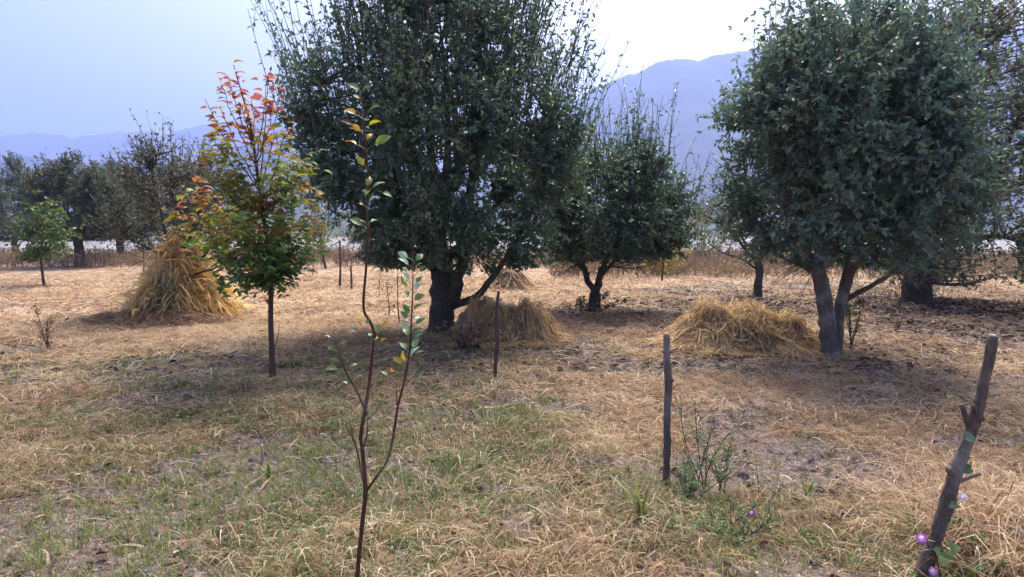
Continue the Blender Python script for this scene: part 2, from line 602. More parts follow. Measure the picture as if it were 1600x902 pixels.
# ---------------------------------------------------------------- haze
def haze_box():
    lo, hi = np.array([-4200, -4200, -4.0]), np.array([4200, 3600, 630.0])
    V = np.array([[x, y, z] for x in (lo[0], hi[0]) for y in (lo[1], hi[1]) for z in (lo[2], hi[2])])
    F = np.array([[0, 1, 3, 2], [4, 6, 7, 5], [0, 4, 5, 1], [2, 3, 7, 6], [0, 2, 6, 4], [1, 5, 7, 3]])
    m = bpy.data.materials.new('valley_haze')
    m.use_nodes = True
    n = m.node_tree
    n.nodes.remove(n.nodes['Principled BSDF'])
    v = n.nodes.new('ShaderNodeVolumePrincipled')
    v.inputs['Color'].default_value = (*HAZE_COLOR, 1)
    v.inputs['Density'].default_value = HAZE_DENSITY
    v.inputs['Anisotropy'].default_value = 0.25
    n.links.new(v.outputs[0], n.nodes['Material Output'].inputs['Volume'])
    tag(MB().add(V, F).build('haze', m), kind='stuff')


haze_box()


# ---------------------------------------------------------------- trees
def bez(a, b, c, n):
    t = np.linspace(0, 1, n)[:, None]
    return a * (1 - t) ** 2 + 2 * b * t * (1 - t) + c * t * t


def grow_tree(name, label, cat, base, trunks, limbs, profile, seed, leafmat, barkmat, n2=200, ntw=1500, lpt=14,
              leaf=(.075, .042), tint=(.5, .5), whips=None, off=(0, 0), squash=(1, 1), group=None, limb_r=.06,
              up=.6, nlimb=7, fork_z=1.2, tintf=None, hollow=.12, twig_len=(.25, .6), sides=8, droop=.25, tw_r=.004, lump=.18, lacy=None):
    """trunk (with limbs and twigs) and a leafy crown; all coordinates relative to base, metres"""
    r = np.random.default_rng(seed)
    bx_, by_ = base[0], base[1]
    B = np.array([bx_, by_, float(ground_z(bx_, by_)) - .03])
    root = thing(name, label, cat, B, group)
    ph = np.array([p[0] for p in profile], float); pr = np.array([p[1] for p in profile], float)

    def rad(h, az):
        rr_ = np.interp(h, ph, pr, left=0, right=0)
        q = np.stack([np.cos(az) * 1.7, np.sin(az) * 1.7, h * .9], -1)
        return rr_ * (.62 + .76 * noise3(q + seed * 1.7, seed))

    wood = MB()
    nodes = []                          # (point, radius)
    for pts, rd in trunks:
        P, Q = add_tube(wood, np.array(pts, float) + B, rd, sides + 4, sub=5, seed=seed, lump=lump)
        nodes += list(zip(P[len(P) // 2:], Q[len(P) // 2:]))
    if limbs is None:
        limbs = []
        top = trunks[0][0][-1]
        hmax = ph[-1]
        for k in range(nlimb):
            az = 2 * np.pi * (k + r.uniform(-.25, .25)) / nlimb
            hh = r.uniform(.55, .92) * hmax
            rr_ = float(rad(np.array(hh), np.array(az))) * r.uniform(.35, .75)
            e = np.array([off[0] + np.cos(az) * rr_ * squash[0], off[1] + np.sin(az) * rr_ * squash[1], hh])
            s = np.array(top, float)
            mid = np.array([s[0] + (e[0] - s[0]) * .75, s[1] + (e[1] - s[1]) * .75, s[2] + (e[2] - s[2]) * .4])
            limbs.append(([s, mid * .55 + s * .45, mid, (mid + e) / 2 + r.normal(0, .06, 3), e], limb_r * r.uniform(.7, 1.15)))
    for pts, r0 in limbs:
        pts = np.array(pts, float)
        rd = np.linspace(r0, max(.010, r0 * .22), len(pts))
        P, Q = add_tube(wood, pts + B, rd, sides, sub=4, wob=.25, seed=seed + len(nodes), lump=lump * .6)
        nodes += list(zip(P[2:], Q[2:]))
    NP = np.array([a for a, b in nodes])
    # secondary branches
    hs = np.linspace(ph[0], ph[-1], 60)
    wgt = np.interp(hs, ph, pr) ** 1.6 + 1e-6
    h = r.choice(hs, n2, p=wgt / wgt.sum()) + r.uniform(-.05, .05, n2)
    az = r.uniform(0, 2 * np.pi, n2)
    fr = np.sqrt(r.uniform(hollow, 1, n2)) * .86
    rr_ = rad(h, az) * fr
    T = np.stack([B[0] + off[0] + np.cos(az) * rr_ * squash[0], B[1] + off[1] + np.sin(az) * rr_ * squash[1], B[2] + h], -1)
    axis_c = B + np.array([off[0], off[1], 0])
    br, brr = [], []
    for p in T:
        d = np.linalg.norm(NP - p, axis=1) + np.where(NP[:, 2] > p[2] - .05, 1.2, 0)
        a = NP[np.argmin(d)]
        ctl = a * .45 + p * .55 + np.array([0, 0, -.10 * np.linalg.norm(p - a)]) + r.normal(0, .05, 3)
        br.append(bez(a, ctl, p, 6))
        brr.append(np.linspace(.016, .005, 6) * (limb_r / .06) ** .5)
    br = np.array(br)
    V, F = tubes(br, np.array(brr), 5)
    wood.add(V, F)
    # twigs
    bi = r.integers(0, n2, ntw)
    tt = r.uniform(.2, 1, ntw) * 5
    i0 = np.minimum(tt.astype(int), 4)
    fr_ = (tt - i0)[:, None]
    S = br[bi, i0] * (1 - fr_) + br[bi, i0 + 1] * fr_
    outw = S - axis_c
    outw[:, 2] = 0
    dist = np.linalg.norm(outw, axis=1, keepdims=True)
    outw = nrm(outw)
    hrel = ((S[:, 2] - B[2] - ph[0]) / (ph[-1] - ph[0]))[:, None]
    D = nrm(outw * (.75 - .35 * hrel) + UP * (up * (hrel * 1.5 - .12)) + r.normal(0, .45, (ntw, 3)))
    L = r.uniform(*twig_len, ntw)[:, None]
    K = 5
    ts = np.linspace(0, 1, K)[None, :, None]
    TP = S[:, None, :] + D[:, None, :] * L[:, None, :] * ts + UP * (-(droop) * (1 - hrel)[:, None, :] * L[:, None, :] * ts ** 2)
    V, F = tubes(TP, np.linspace(tw_r, tw_r * .4, K)[None, :].repeat(ntw, 0), 3)
    wood.add(V, F)
    lp, ld = [], []
    tl = r.uniform(.08, 1, (ntw, lpt)) * (K - 1)
    j0 = np.minimum(tl.astype(int), K - 2)
    fj = (tl - j0)[..., None]
    ii = np.arange(ntw)[:, None]
    LP = (TP[ii, j0] * (1 - fj) + TP[ii, j0 + 1] * fj).reshape(-1, 3)
    LD = np.repeat(D, lpt, axis=0)
    # upright whips at the top
    if whips:
        nw, hmin, l0, l1, per = whips
        cand = np.where((T[:, 2] - B[2]) > hmin)[0]
        ci = r.choice(cand, nw)
        S2 = T[ci] + r.normal(0, .08, (nw, 3))
        ow = S2 - axis_c
        ow[:, 2] = 0
        D2 = nrm(UP + ow * .15 + r.normal(0, .10, (nw, 3)))
        L2 = r.uniform(l0, l1, nw)[:, None]
        ts = np.linspace(0, 1, 6)[None, :, None]
        bend = nrm(r.normal(0, 1, (nw, 3)) * np.array([1, 1, .1]))
        WP = S2[:, None, :] + D2[:, None, :] * L2[:, None, :] * ts + bend[:, None, :] * L2[:, None, :] * r.uniform(.02, .22, (nw, 1, 1)) * ts ** 2
        V, F = tubes(WP, np.linspace(.007, .0028, 6)[None, :].repeat(nw, 0), 4)
        wood.add(V, F)
        tl = r.uniform(.05, 1, (nw, per)) * 5
        j0 = np.minimum(tl.astype(int), 4)
        fj = (tl - j0)[..., None]
        ii = np.arange(nw)[:, None]
        LP = np.vstack([LP, (WP[ii, j0] * (1 - fj) + WP[ii, j0 + 1] * fj).reshape(-1, 3)])
        LD = np.vstack([LD, np.repeat(D2, per, axis=0)])
        ns = nw * 2
        wi = r.integers(0, nw, ns)
        S3 = WP[wi, r.integers(1, 5, ns)]
        D3 = nrm(D2[wi] * .8 + r.normal(0, .5, (ns, 3)))
        SP = S3[:, None, :] + D3[:, None, :] * r.uniform(.12, .42, ns)[:, None, None] * np.linspace(0, 1, 4)[None, :, None] + UP * (.05 * np.linspace(0, 1, 4) ** 2)[None, :, None]
        V, F = tubes(SP, np.linspace(.004, .0018, 4)[None, :].repeat(ns, 0), 3)
        wood.add(V, F)
        pk = max(2, per // 3)
        LP = np.vstack([LP, SP[np.arange(ns)[:, None], r.integers(1, 4, (ns, pk))].reshape(-1, 3)])
        LD = np.vstack([LD, np.repeat(D3, pk, axis=0)])
    lowlim = ph[0] - .12 + .30 * noise3(LP * 1.3, seed + 9)
    kp = (LP[:, 2] - B[2]) > lowlim
    if lacy:
        nl_ = ntw * lpt
        rr2 = np.hypot(LP[:, 0] - axis_c[0], LP[:, 1] - axis_c[1])
        thin = np.clip(((LP[:, 2] - B[2]) - lacy[0]) / .5, 0, 1) * np.clip((rr2 - lacy[1]) / .4, 0, 1)
        kp &= r.uniform(0, 1, len(LP)) > thin * np.where(np.arange(len(LP)) < nl_, lacy[2], lacy[2] * .35)
    LP, LD = LP[kp], LD[kp]
    N = len(LP)
    q = r.normal(0, 1, (N, 3))
    d = nrm(LD * .55 + nrm(q) * .85 + UP * -.22)
    nm = nrm(UP * .75 + r.normal(0, .6, (N, 3)))
    LL = leaf[0] * r.uniform(.65, 1.25, N)
    LW = LL * leaf[1] / leaf[0] * r.uniform(.85, 1.15, N)
    V, F, k = leaves(LP, d, nm, LL, LW)
    if tintf is not None:
        tn = tintf(LP - B, r)
    else:
        tn = tint[0] + tint[1] * (.55 * (noise3(LP * 1.6, seed + 5) - .5) + .55 * (r.uniform(0, 1, N) - .5))
        sp_ = r.uniform(0, 1, N) < .018
        tn = np.where(sp_, r.uniform(.85, 1, N), tn)
    crown = MB().add(V, F, np.repeat(np.clip(tn, 0, 1), k))
    wood.build('trunk', barkmat, root, smooth=True)
    crown.build('crown', leafmat, root)
    return root


def rel(base, u, v, dy=0.0):
    """pixel on the plane of the tree -> metres relative to its base"""
    p = at(u, v, base[1] + dy)
    return np.array([p[0] - base[0], dy, p[2]])


# --- the large tree in the middle
b = gnd(692, 520)
tp = lambda u, v, dy=0: rel(b, u, v, dy)
grow_tree('orchard_tree', 'largest tree, dense dark green crown on a thick mossy trunk, straw heap at its foot', 'tree', b,
    [([tp(690, 530), tp(691, 505), tp(690, 470), tp(692, 430), tp(686, 395)], [.34, .22, .18, .19, .16])],
    [([tp(686, 420), tp(660, 370, .2), tp(610, 260, .5), tp(570, 150, .6), tp(560, 60, .6)], .12),
     ([tp(700, 470), tp(716, 430, -.25), tp(730, 350, -.6), tp(745, 200, -.9), tp(750, 60, -.9)], .12),
     ([tp(702, 478), tp(745, 460, -.2), tp(780, 415, -.35), tp(830, 330, -.5), tp(880, 200, -.6)], .07),
     ([tp(690, 400), tp(690, 330, .6), tp(700, 200, 1.0), tp(690, 50, .9)], .10),
     ([tp(684, 420), tp(640, 390, -.6), tp(560, 320, -1.2), tp(500, 220, -1.3), tp(480, 130, -1.2)], .08),
     ([tp(700, 400), tp(760, 340, .9), tp(830, 230, 1.5), tp(870, 100, 1.5)], .08),
     ([tp(690, 400), tp(650, 330, 1.0), tp(600, 220, 1.7), tp(580, 90, 1.8)], .08),
     ([tp(694, 430), tp(690, 370, -.9), tp(650, 250, -1.6), tp(640, 120, -1.7)], .08),
     ([tp(688, 400), tp(680, 280, .1), tp(670, 120, 0), tp(660, -40, 0)], .10)],
    [(1.05, .8), (1.3, 1.2), (1.9, 1.75), (2.5, 2.2), (3.2, 2.45), (3.9, 2.45), (4.5, 2.0), (5.2, 1.5), (5.9, 1.1), (6.5, .5)], 11, M['leaf_dark'], M['bark_dark'],
    n2=620, ntw=6200, lpt=17, leaf=(.074, .042), tint=(.48, .9), whips=(620, 2.7, .8, 2.1, 20), lacy=(3.3, .8, .75), up=.75, twig_len=(.22, .55), droop=.30)

# --- the tree on the right with two pale stems
b = gnd(1295, 557)
tp = lambda u, v, dy=0: rel(b, u, v, dy)
grow_tree('orchard_tree', 'dense blue green tree on two pale grey stems just right of the straw mound', 'tree', b,
    [([tp(1297, 566), tp(1296, 540), tp(1292, 500), tp(1286, 450), tp(1277, 415)], [.16, .105, .098, .094, .09]),
     ([tp(1306, 553, .22), tp(1309, 505, .22), tp(1316, 462, .24), tp(1328, 418, .25)], [.09, .072, .070, .075])],
    [([tp(1277, 418), tp(1252, 385, -.1), tp(1236, 345, -.2), tp(1225, 270, -.3), tp(1215, 150, -.3)], .075),
     ([tp(1280, 420), tp(1282, 370, .2), tp(1290, 280, .4), tp(1300, 130, .5)], .07),
     ([tp(1326, 425, .25), tp(1340, 380, .3), tp(1362, 300, .5), tp(1380, 160, .6)], .075),
     ([tp(1318, 465, .28), tp(1350, 450, .1), tp(1395, 420, -.2), tp(1450, 370, -.5), tp(1490, 300, -.5)], .04),
     ([tp(1286, 430), tp(1255, 412, .3), tp(1205, 385, .6), tp(1165, 320, .8)], .04),
     ([tp(1278, 415), tp(1290, 350, -.6), tp(1320, 260, -1.1), tp(1330, 150, -1.1)], .06),
     ([tp(1326, 425, .25), tp(1350, 350, .9), tp(1390, 250, 1.3), tp(1420, 150, 1.4)], .06),
     ([tp(1326, 425, .25), tp(1370, 370, -.4), tp(1430, 270, -.8), tp(1470, 170, -.8)], .05)],
    [(1.15, .5), (1.48, 1.0), (2.15, 1.6), (2.6, 1.8), (3.2, 1.75), (3.6, 1.4), (4.0, .95), (4.35, .4)], 23, M['leaf_blue'], M['bark_grey'],
    n2=480, ntw=5000, lpt=16, leaf=(.074, .041), tint=(.47, .85), whips=(300, 2.6, .3, .85, 16), off=(.22, .1), lacy=(3.0, .8, .5), up=.65, droop=.4)

# --- the smaller tree between them
b = gnd(930, 487)
tp = lambda u, v, dy=0: rel(b, u, v, dy)
grow_tree('orchard_tree', 'smaller green tree with V forked trunk and a comb of bare shoots on top', 'tree', b,
    [([tp(929, 491), tp(929, 475), tp(930, 455)], [.17, .12, .12])],
    [([tp(928, 458), tp(916, 425), tp(905, 390, -.2), tp(900, 320, -.4), tp(910, 230, -.4)], .075),
     ([tp(931, 458), tp(938, 425, .2), tp(946, 395, .3), tp(960, 320, .4), tp(965, 220, .4)], .085),
     ([tp(936, 430), tp(960, 405, .1), tp(1000, 375, .1), tp(1040, 320, 0)], .045),
     ([tp(918, 425), tp(905, 405, .7), tp(905, 330, 1.1), tp(920, 240, 1)], .05),
     ([tp(932, 440), tp(950, 400, -.7), tp(985, 330, -1), tp(1000, 250, -.9)], .05)],
    [(1.05, .95), (1.2, 1.45), (1.6, 1.75), (2.0, 1.75), (2.5, 1.5), (3.0, 1.1), (3.4, .5)], 37, M['leaf_dark'], M['bark_dark'],
    n2=320, ntw=3200, lpt=14, leaf=(.075, .043), tint=(.50, .95), whips=(130, 2.1, .8, 1.6, 7), off=(.42, 0), droop=.3)

# --- small bare tree in the gap
b = gnd(1184, 467)
tp = lambda u, v, dy=0: rel(b, u, v, dy)
grow_tree('bare_tree', 'small dark tree with mostly bare spreading twigs behind the right straw mound', 'tree', b,
    [([tp(1185, 470), tp(1184, 450), tp(1187, 425), tp(1184, 405)], [.12, .095, .09, .09])],
    [([tp(1184, 408), tp(1165, 390), tp(1140, 360, -.2), tp(1110, 340, -.3), tp(1085, 330, -.3)], .05),
     ([tp(1184, 408), tp(1168, 385, .2), tp(1150, 350, .4), tp(1130, 300, .5)], .045),
     ([tp(1185, 405), tp(1184, 370), tp(1195, 330), tp(1190, 280)], .05),
     ([tp(1186, 405), tp(1205, 390), tp(1230, 350, .2), tp(1240, 310, .2)], .05),
     ([tp(1182, 420), tp(1160, 405, .2), tp(1130, 395, .2), tp(1100, 375, .2)], .03)],
    [(.9, .6), (1.3, 1.3), (1.9, 1.6), (2.5, 1.5), (3.0, .9), (3.4, .3)], 41, M['leaf_olive'], M['bark_dark'],
    n2=150, ntw=420, lpt=2, leaf=(.08, .045), tint=(.45, .6), off=(-.3, 0), hollow=.05, twig_len=(.3, .8), tw_r=.006)

# --- broad rust-tinged tree with stout trunk, right rear
b = gnd(1433, 474)
tp = lambda u, v, dy=0: rel(b, u, v, dy)
grow_tree('walnut_tree', 'broad tree with stout dark trunk and sparse rusty leaves at the right rear', 'tree', b,
    [([tp(1433, 480), tp(1433, 460), tp(1434, 420), tp(1438, 370)], [.42, .30, .27, .26])],
    [([tp(1438, 375), tp(1420, 320), tp(1400, 230, .3), tp(1410, 100, .3)], .14),
     ([tp(1438, 372), tp(1470, 310, -.4), tp(1500, 200, -.6), tp(1510, 60, -.6)], .15),
     ([tp(1440, 380), tp(1500, 330, .3), tp(1570, 230, .5), tp(1620, 120, .5)], .12),
     ([tp(1438, 400), tp(1500, 375, -.8), tp(1570, 370, -1.3), tp(1640, 400, -1.5)], .09),
     ([tp(1438, 380), tp(1470, 300, 1), tp(1530, 160, 1.6), tp(1570, 30, 1.8)], .12),
     ([tp(1438, 372), tp(1440, 280, .5), tp(1460, 150, .8), tp(1470, 10, .8)], .12),
     ([tp(1440, 385), tp(1540, 310, -.6), tp(1640, 270, -1), tp(1720, 230, -1)], .1)],
    [(.55, 1.2), (.9, 2.0), (1.5, 2.4), (2.2, 2.7), (3.2, 3.0), (4.4, 3.0), (5.4, 2.7), (6.2, 2.2), (7.0, 1.2)], 53, M['leaf_rust'], M['bark_dark'],
    n2=480, ntw=4000, lpt=9, leaf=(.105, .054), tint=(.36, 1.0), lacy=(3.4, .6, .3), whips=(200, 3.6, .6, 1.5, 16), off=(1.25, -.3), droop=.7, limb_r=.08, twig_len=(.35, .8))

# --- pruned tree rising out of the corn stack
b = gnd(283, 497)
CORN = b
tp = lambda u, v, dy=0: rel(b, u, v, dy)
grow_tree('pruned_tree', 'thin leafed grey brown tree rising out of the corn stalk stack', 'tree', b,
    [([tp(284, 500), tp(285, 460), tp(283, 420), tp(284, 405)], [.13, .11, .10, .09])],
    [([tp(284, 420), tp(262, 408), tp(245, 392, -.2), tp(205, 370, -.3), tp(165, 335, -.3), tp(140, 300, -.3)], .034),
     ([tp(284, 410), tp(262, 372, 0), tp(250, 320, 0), tp(240, 285, .1), tp(234, 245, .1)], .036),
     ([tp(284, 405), tp(280, 350, .4), tp(268, 290, .5), tp(270, 230, .5)], .036),
     ([tp(284, 405), tp(300, 360, -.3), tp(315, 300, -.4), tp(320, 240, -.3)], .036),
     ([tp(286, 415), tp(320, 395), tp(350, 340, .3), tp(365, 280, .3)], .03),
     ([tp(285, 430), tp(330, 418, -.5), tp(372, 395, -.5), tp(395, 380, -.5)], .026),
     ([tp(284, 408), tp(262, 380, .7), tp(225, 330, .8), tp(205, 285, .8)], .03)],
    [(1.15, .5), (1.5, 1.0), (2.0, 1.25), (2.5, 1.3), (2.85, 1.0), (3.15, .5)], 61, M['leaf_olive'], M['bark_dark'],
    n2=190, ntw=900, lpt=5, leaf=(.065, .036), tint=(.6, .8), whips=(60, 2.0, .25, .6, 7), off=(-.1, .1), tw_r=.005, twig_len=(.25, .6))

# --- row of trees at the left rear
grp = 'rounded orchard trees at the left rear'
for (u, v, wpx, top, lab, sd_, den, mat) in [
        (125, 417, 172, 236, 'rounded dark tree with forked trunk second from the left edge', 71, 1.0, 'leaf_olive'),
        (189, 408, 150, 240, 'rounded brownish tree partly hidden behind the tree with the forked trunk', 73, .8, 'leaf_olive'),
        (24, 398, 120, 232, 'dark brownish tree cut by the left edge of the view', 77, .8, 'leaf_olive'),
        (-62, 402, 170, 225, 'dark tree at the very left edge, mostly out of view', 79, .8, 'leaf_olive'),
        (282, 404, 150, 232, 'brownish tree far behind the corn stalk stack', 83, .7, 'leaf_olive'),
        (352, 402, 110, 262, 'small hazy tree behind the red topped sapling', 89, .6, 'leaf_olive')]:
    b = gnd(u, v)
    s = b[1] / F_PX
    Rr_ = wpx * s / 2
    H = (v - top - 14) * s
    t0 = (v - 385) * s + .6
    grow_tree('orchard_tree', lab, 'tree', b,
        [([(0, 0, -.1), (.02, 0, t0 * .4), (-.03, 0, t0 * .75), (0, 0, t0)], [.30, .22, .2, .2])], None,
        [(t0 * .85, Rr_ * .35), (t0 * 1.15, Rr_ * .75), (H * .4, Rr_), (H * .62, Rr_ * 1.0), (H * .8, Rr_ * .8), (H * .93, Rr_ * .45), (H, Rr_ * .1)],
        sd_, M[mat], M['bark_dark'], n2=int(240 * den), ntw=int(2600 * den), lpt=13, leaf=(.13, .075), tint=(.36, .8),
        whips=(int(60 * den), H * .68, .3, .9, 8), nlimb=8, limb_r=.09, twig_len=(.4, .9), tw_r=.008, droop=.4)

# --- light saplings and bushes further back
for (nm, u, v, wpx, top, lab, cat, sd_, mat, nt, lp_, tnt) in [
        ('sapling', 70, 450, 78, 316, 'slim young tree with fresh green leaves left of the corn stack', 'sapling', 101, 'leaf_fresh', 170, 9, .45),
        ('willow_bush', 510, 420, 95, 215, 'pale yellow green airy tree between the red topped sapling and big tree', 'tree', 103, 'leaf_pale', 520, 8, .45),
        ('willow_bush', 455, 416, 80, 240, 'pale leafy bush right behind the red topped sapling', 'bush', 105, 'leaf_pale', 420, 8, .6),
        ('willow_bush', 580, 414, 90, 270, 'pale green bush far behind the slim foreground sapling', 'bush', 107, 'leaf_pale', 460, 8, .35),
        ('yellow_shrub', 1036, 432, 62, 372, 'bright yellow shrub in the dry weeds beyond the V forked tree', 'shrub', 109, 'leaf_yellow', 170, 7, .5),
        ('willow_bush', 1105, 420, 100, 280, 'airy pale tree in the haze behind the bare tree', 'tree', 111, 'leaf_pale', 330, 6, .4),
        ('willow_bush', 1010, 418, 110, 300, 'pale bush in the haze behind the V forked tree', 'bush', 113, 'leaf_pale', 380, 6, .5)]:
    b = gnd(u, v)
    s = b[1] / F_PX
    Rr_ = wpx * s / 2
    H = (v - top) * s
    t0 = H * (.42 if nm == 'sapling' else .15)
    grow_tree(nm, lab, cat, b,
        [([(0, 0, -.1), (-.02 * H, 0, t0 * .5), (-.03 * H, 0, t0)], [.03 * H ** .5, .022 * H ** .5, .02 * H ** .5])], None,
        [(t0 * .8, Rr_ * .3), (t0 + H * .15, Rr_ * .9), (H * .6, Rr_), (H * .82, Rr_ * .7), (H, Rr_ * .15)],
        sd_, M[mat], M['bark_brown'], n2=60, ntw=nt, lpt=lp_, leaf=(.12, .06) if nm != 'sapling' else (.13, .08), tint=(tnt, .7),
        nlimb=5, limb_r=.02, twig_len=(.25, .7), tw_r=.005, hollow=.1)

# ---------------------------------------------------------------- red topped sapling
b = gnd(427, 597)
tp = lambda u, v, dy=0: rel(b, u, v, dy)


def red_sapling():
    r = np.random.default_rng(131)
    B = np.array([b[0], b[1], float(ground_z(b[0], b[1])) - .03])
    root = thing('sapling', 'slender young tree turning from green below to red at the top', 'sapling', B)
    wood = MB()
    axis_px = [(427, 603), (425, 560), (423, 500), (423, 440), (416, 370), (406, 300), (398, 240), (390, 190), (376, 140), (365, 102)]
    A = np.array([tp(*q) for q in axis_px]) + B
    P, Q = add_tube(wood, A, [.042, .030, .027, .026, .021, .018, .014, .011, .007, .004], 9, sub=6, seed=5, lump=.1)
    # side shoots: (start v on axis, end px)
    shoots = [(300, 320, 155), (290, 345, 170), (260, 345, 130), (230, 355, 118), (290, 420, 120), (300, 440, 135), (320, 452, 180), (310, 330, 210), (250, 418, 118),
              (260, 430, 150), (340, 320, 250), (340, 480, 250), (360, 300, 300), (380, 285, 330), (380, 315, 360), (370, 470, 290), (400, 300, 385), (400, 490, 330), (410, 340, 400),
              (420, 495, 372), (430, 365, 425), (430, 455, 405), (440, 480, 400), (400, 440, 300), (350, 360, 230), (330, 440, 220), (440, 390, 440), (410, 410, 380),
              (390, 350, 330), (390, 450, 350), (425, 425, 400), (400, 380, 350), (360, 345, 290), (350, 455, 260), (240, 395, 150), (235, 375, 160), (430, 340, 430), (435, 440, 430)]
    lp, ld, lt = [], [], []
    for (sv, eu, ev) in shoots:
        i = int(np.argmin(np.abs(P[:, 2] - tp(400, sv)[2] - B[2])))
        a = P[i]
        e = at(eu, ev, b[1] + r.uniform(-.55, .55))
        ctl = a * .5 + e * .5 + np.array([0, 0, -.12 * np.linalg.norm(e - a)])
        pth = bez(a, ctl, e, 10)
        pth[1:-1] += r.normal(0, .008, (8, 3))
        V, F = tubes(pth[None], np.linspace(.008, .003, 10)[None], 5)
        wood.add(V, F)
        n = int(12 + np.linalg.norm(e - a) * 14)
        n = int(n * (1.0 if ev < 200 else 4.2))
        t = np.clip(r.uniform(.22 if ev < 200 else .15, 1.02, n), 0, 1) * 9
        i0 = np.minimum(t.astype(int), 8)
        pp = pth[i0] * (1 - (t - i0))[:, None] + pth[i0 + 1] * (t - i0)[:, None]
        lp.append(pp)
        dd = nrm(pth[-1] - pth[0])
        ld.append(np.repeat(dd[None], n, 0))
    lp.append(P[-14:].repeat(1, 0)); ld.append(np.repeat(UP[None], 14, 0))
    LP = np.vstack(lp); LD = np.vstack(ld)
    N = len(LP)
    az = r.uniform(0, 2 * np.pi, N)
    q = np.stack([np.cos(az), np.sin(az) * .8, r.uniform(-.15, .45, N)], -1)
    d = nrm(q + LD * .3)
    nm = nrm(UP + r.normal(0, .35, (N, 3)))
    LP = LP + r.normal(0, 1, LP.shape) * np.where(LP[:, 2:3] - B[2] > 2.5, .02, .075)
    L = r.uniform(.07, .115, N)
    V, F, k = leaves(LP, d, nm, L, L * r.uniform(.85, 1.1, N), fine_leaf(5, .5, .30))
    pxv = 368 - (LP[:, 2] - CAM_H) / b[1] * F_PX           # height only
    hz = LP[:, 2] - B[2]
    tn = np.interp(hz, [1.0, 1.6, 2.1, 2.45, 2.8, 3.4], [.12, .20, .30, .45, .80, .95]) + r.normal(0, .14, N)
    side = LP[:, 0] - B[0]
    tn += .42 * np.exp(-((side + .78) / .28) ** 2) * np.clip((hz - 1.3) / .3, 0, 1) * np.clip((2.4 - hz) / .3, 0, 1)
    tn += .30 * np.exp(-((side - .55) / .16) ** 2) * np.clip((hz - 1.5) / .3, 0, 1) * np.clip((2.3 - hz) / .3, 0, 1)
    tn = tn + .30 * np.clip(noise3(LP * 3.1, 8) - .56, 0, 1) / .3
    tn = np.where(r.uniform(0, 1, N) < .07, r.uniform(.5, .85, N), tn)
    cr = MB().add(V, F, np.repeat(np.clip(tn, 0, 1), k))
    # a few red low leaves
    pr = np.array([at(447, 424, b[1] - .1), at(441, 421, b[1] - .15), at(452, 420, b[1]), at(457, 425, b[1])])
    V, F, k = leaves(pr, r.normal(0, 1, (4, 3)), r.normal(0, 1, (4, 3)) + UP, np.full(4, .10), np.full(4, .09), fine_leaf(5, .5, .32))
    cr.add(V, F, np.full(len(V), .9))
    add_tube(wood, [tp(424, 560), tp(433, 530) , tp(437, 505)] + B, [.006, .005, .002], 5)
    add_tube(wood, [tp(424, 465), tp(410, 440, -.1), tp(400, 425, -.1)] + B, [.006, .005, .002], 5)
    wood.build('trunk', M['bark_brown'], root, smooth=True)
    cr.build('crown', M['leaf_autumn'], root, smooth=True)


red_sapling()


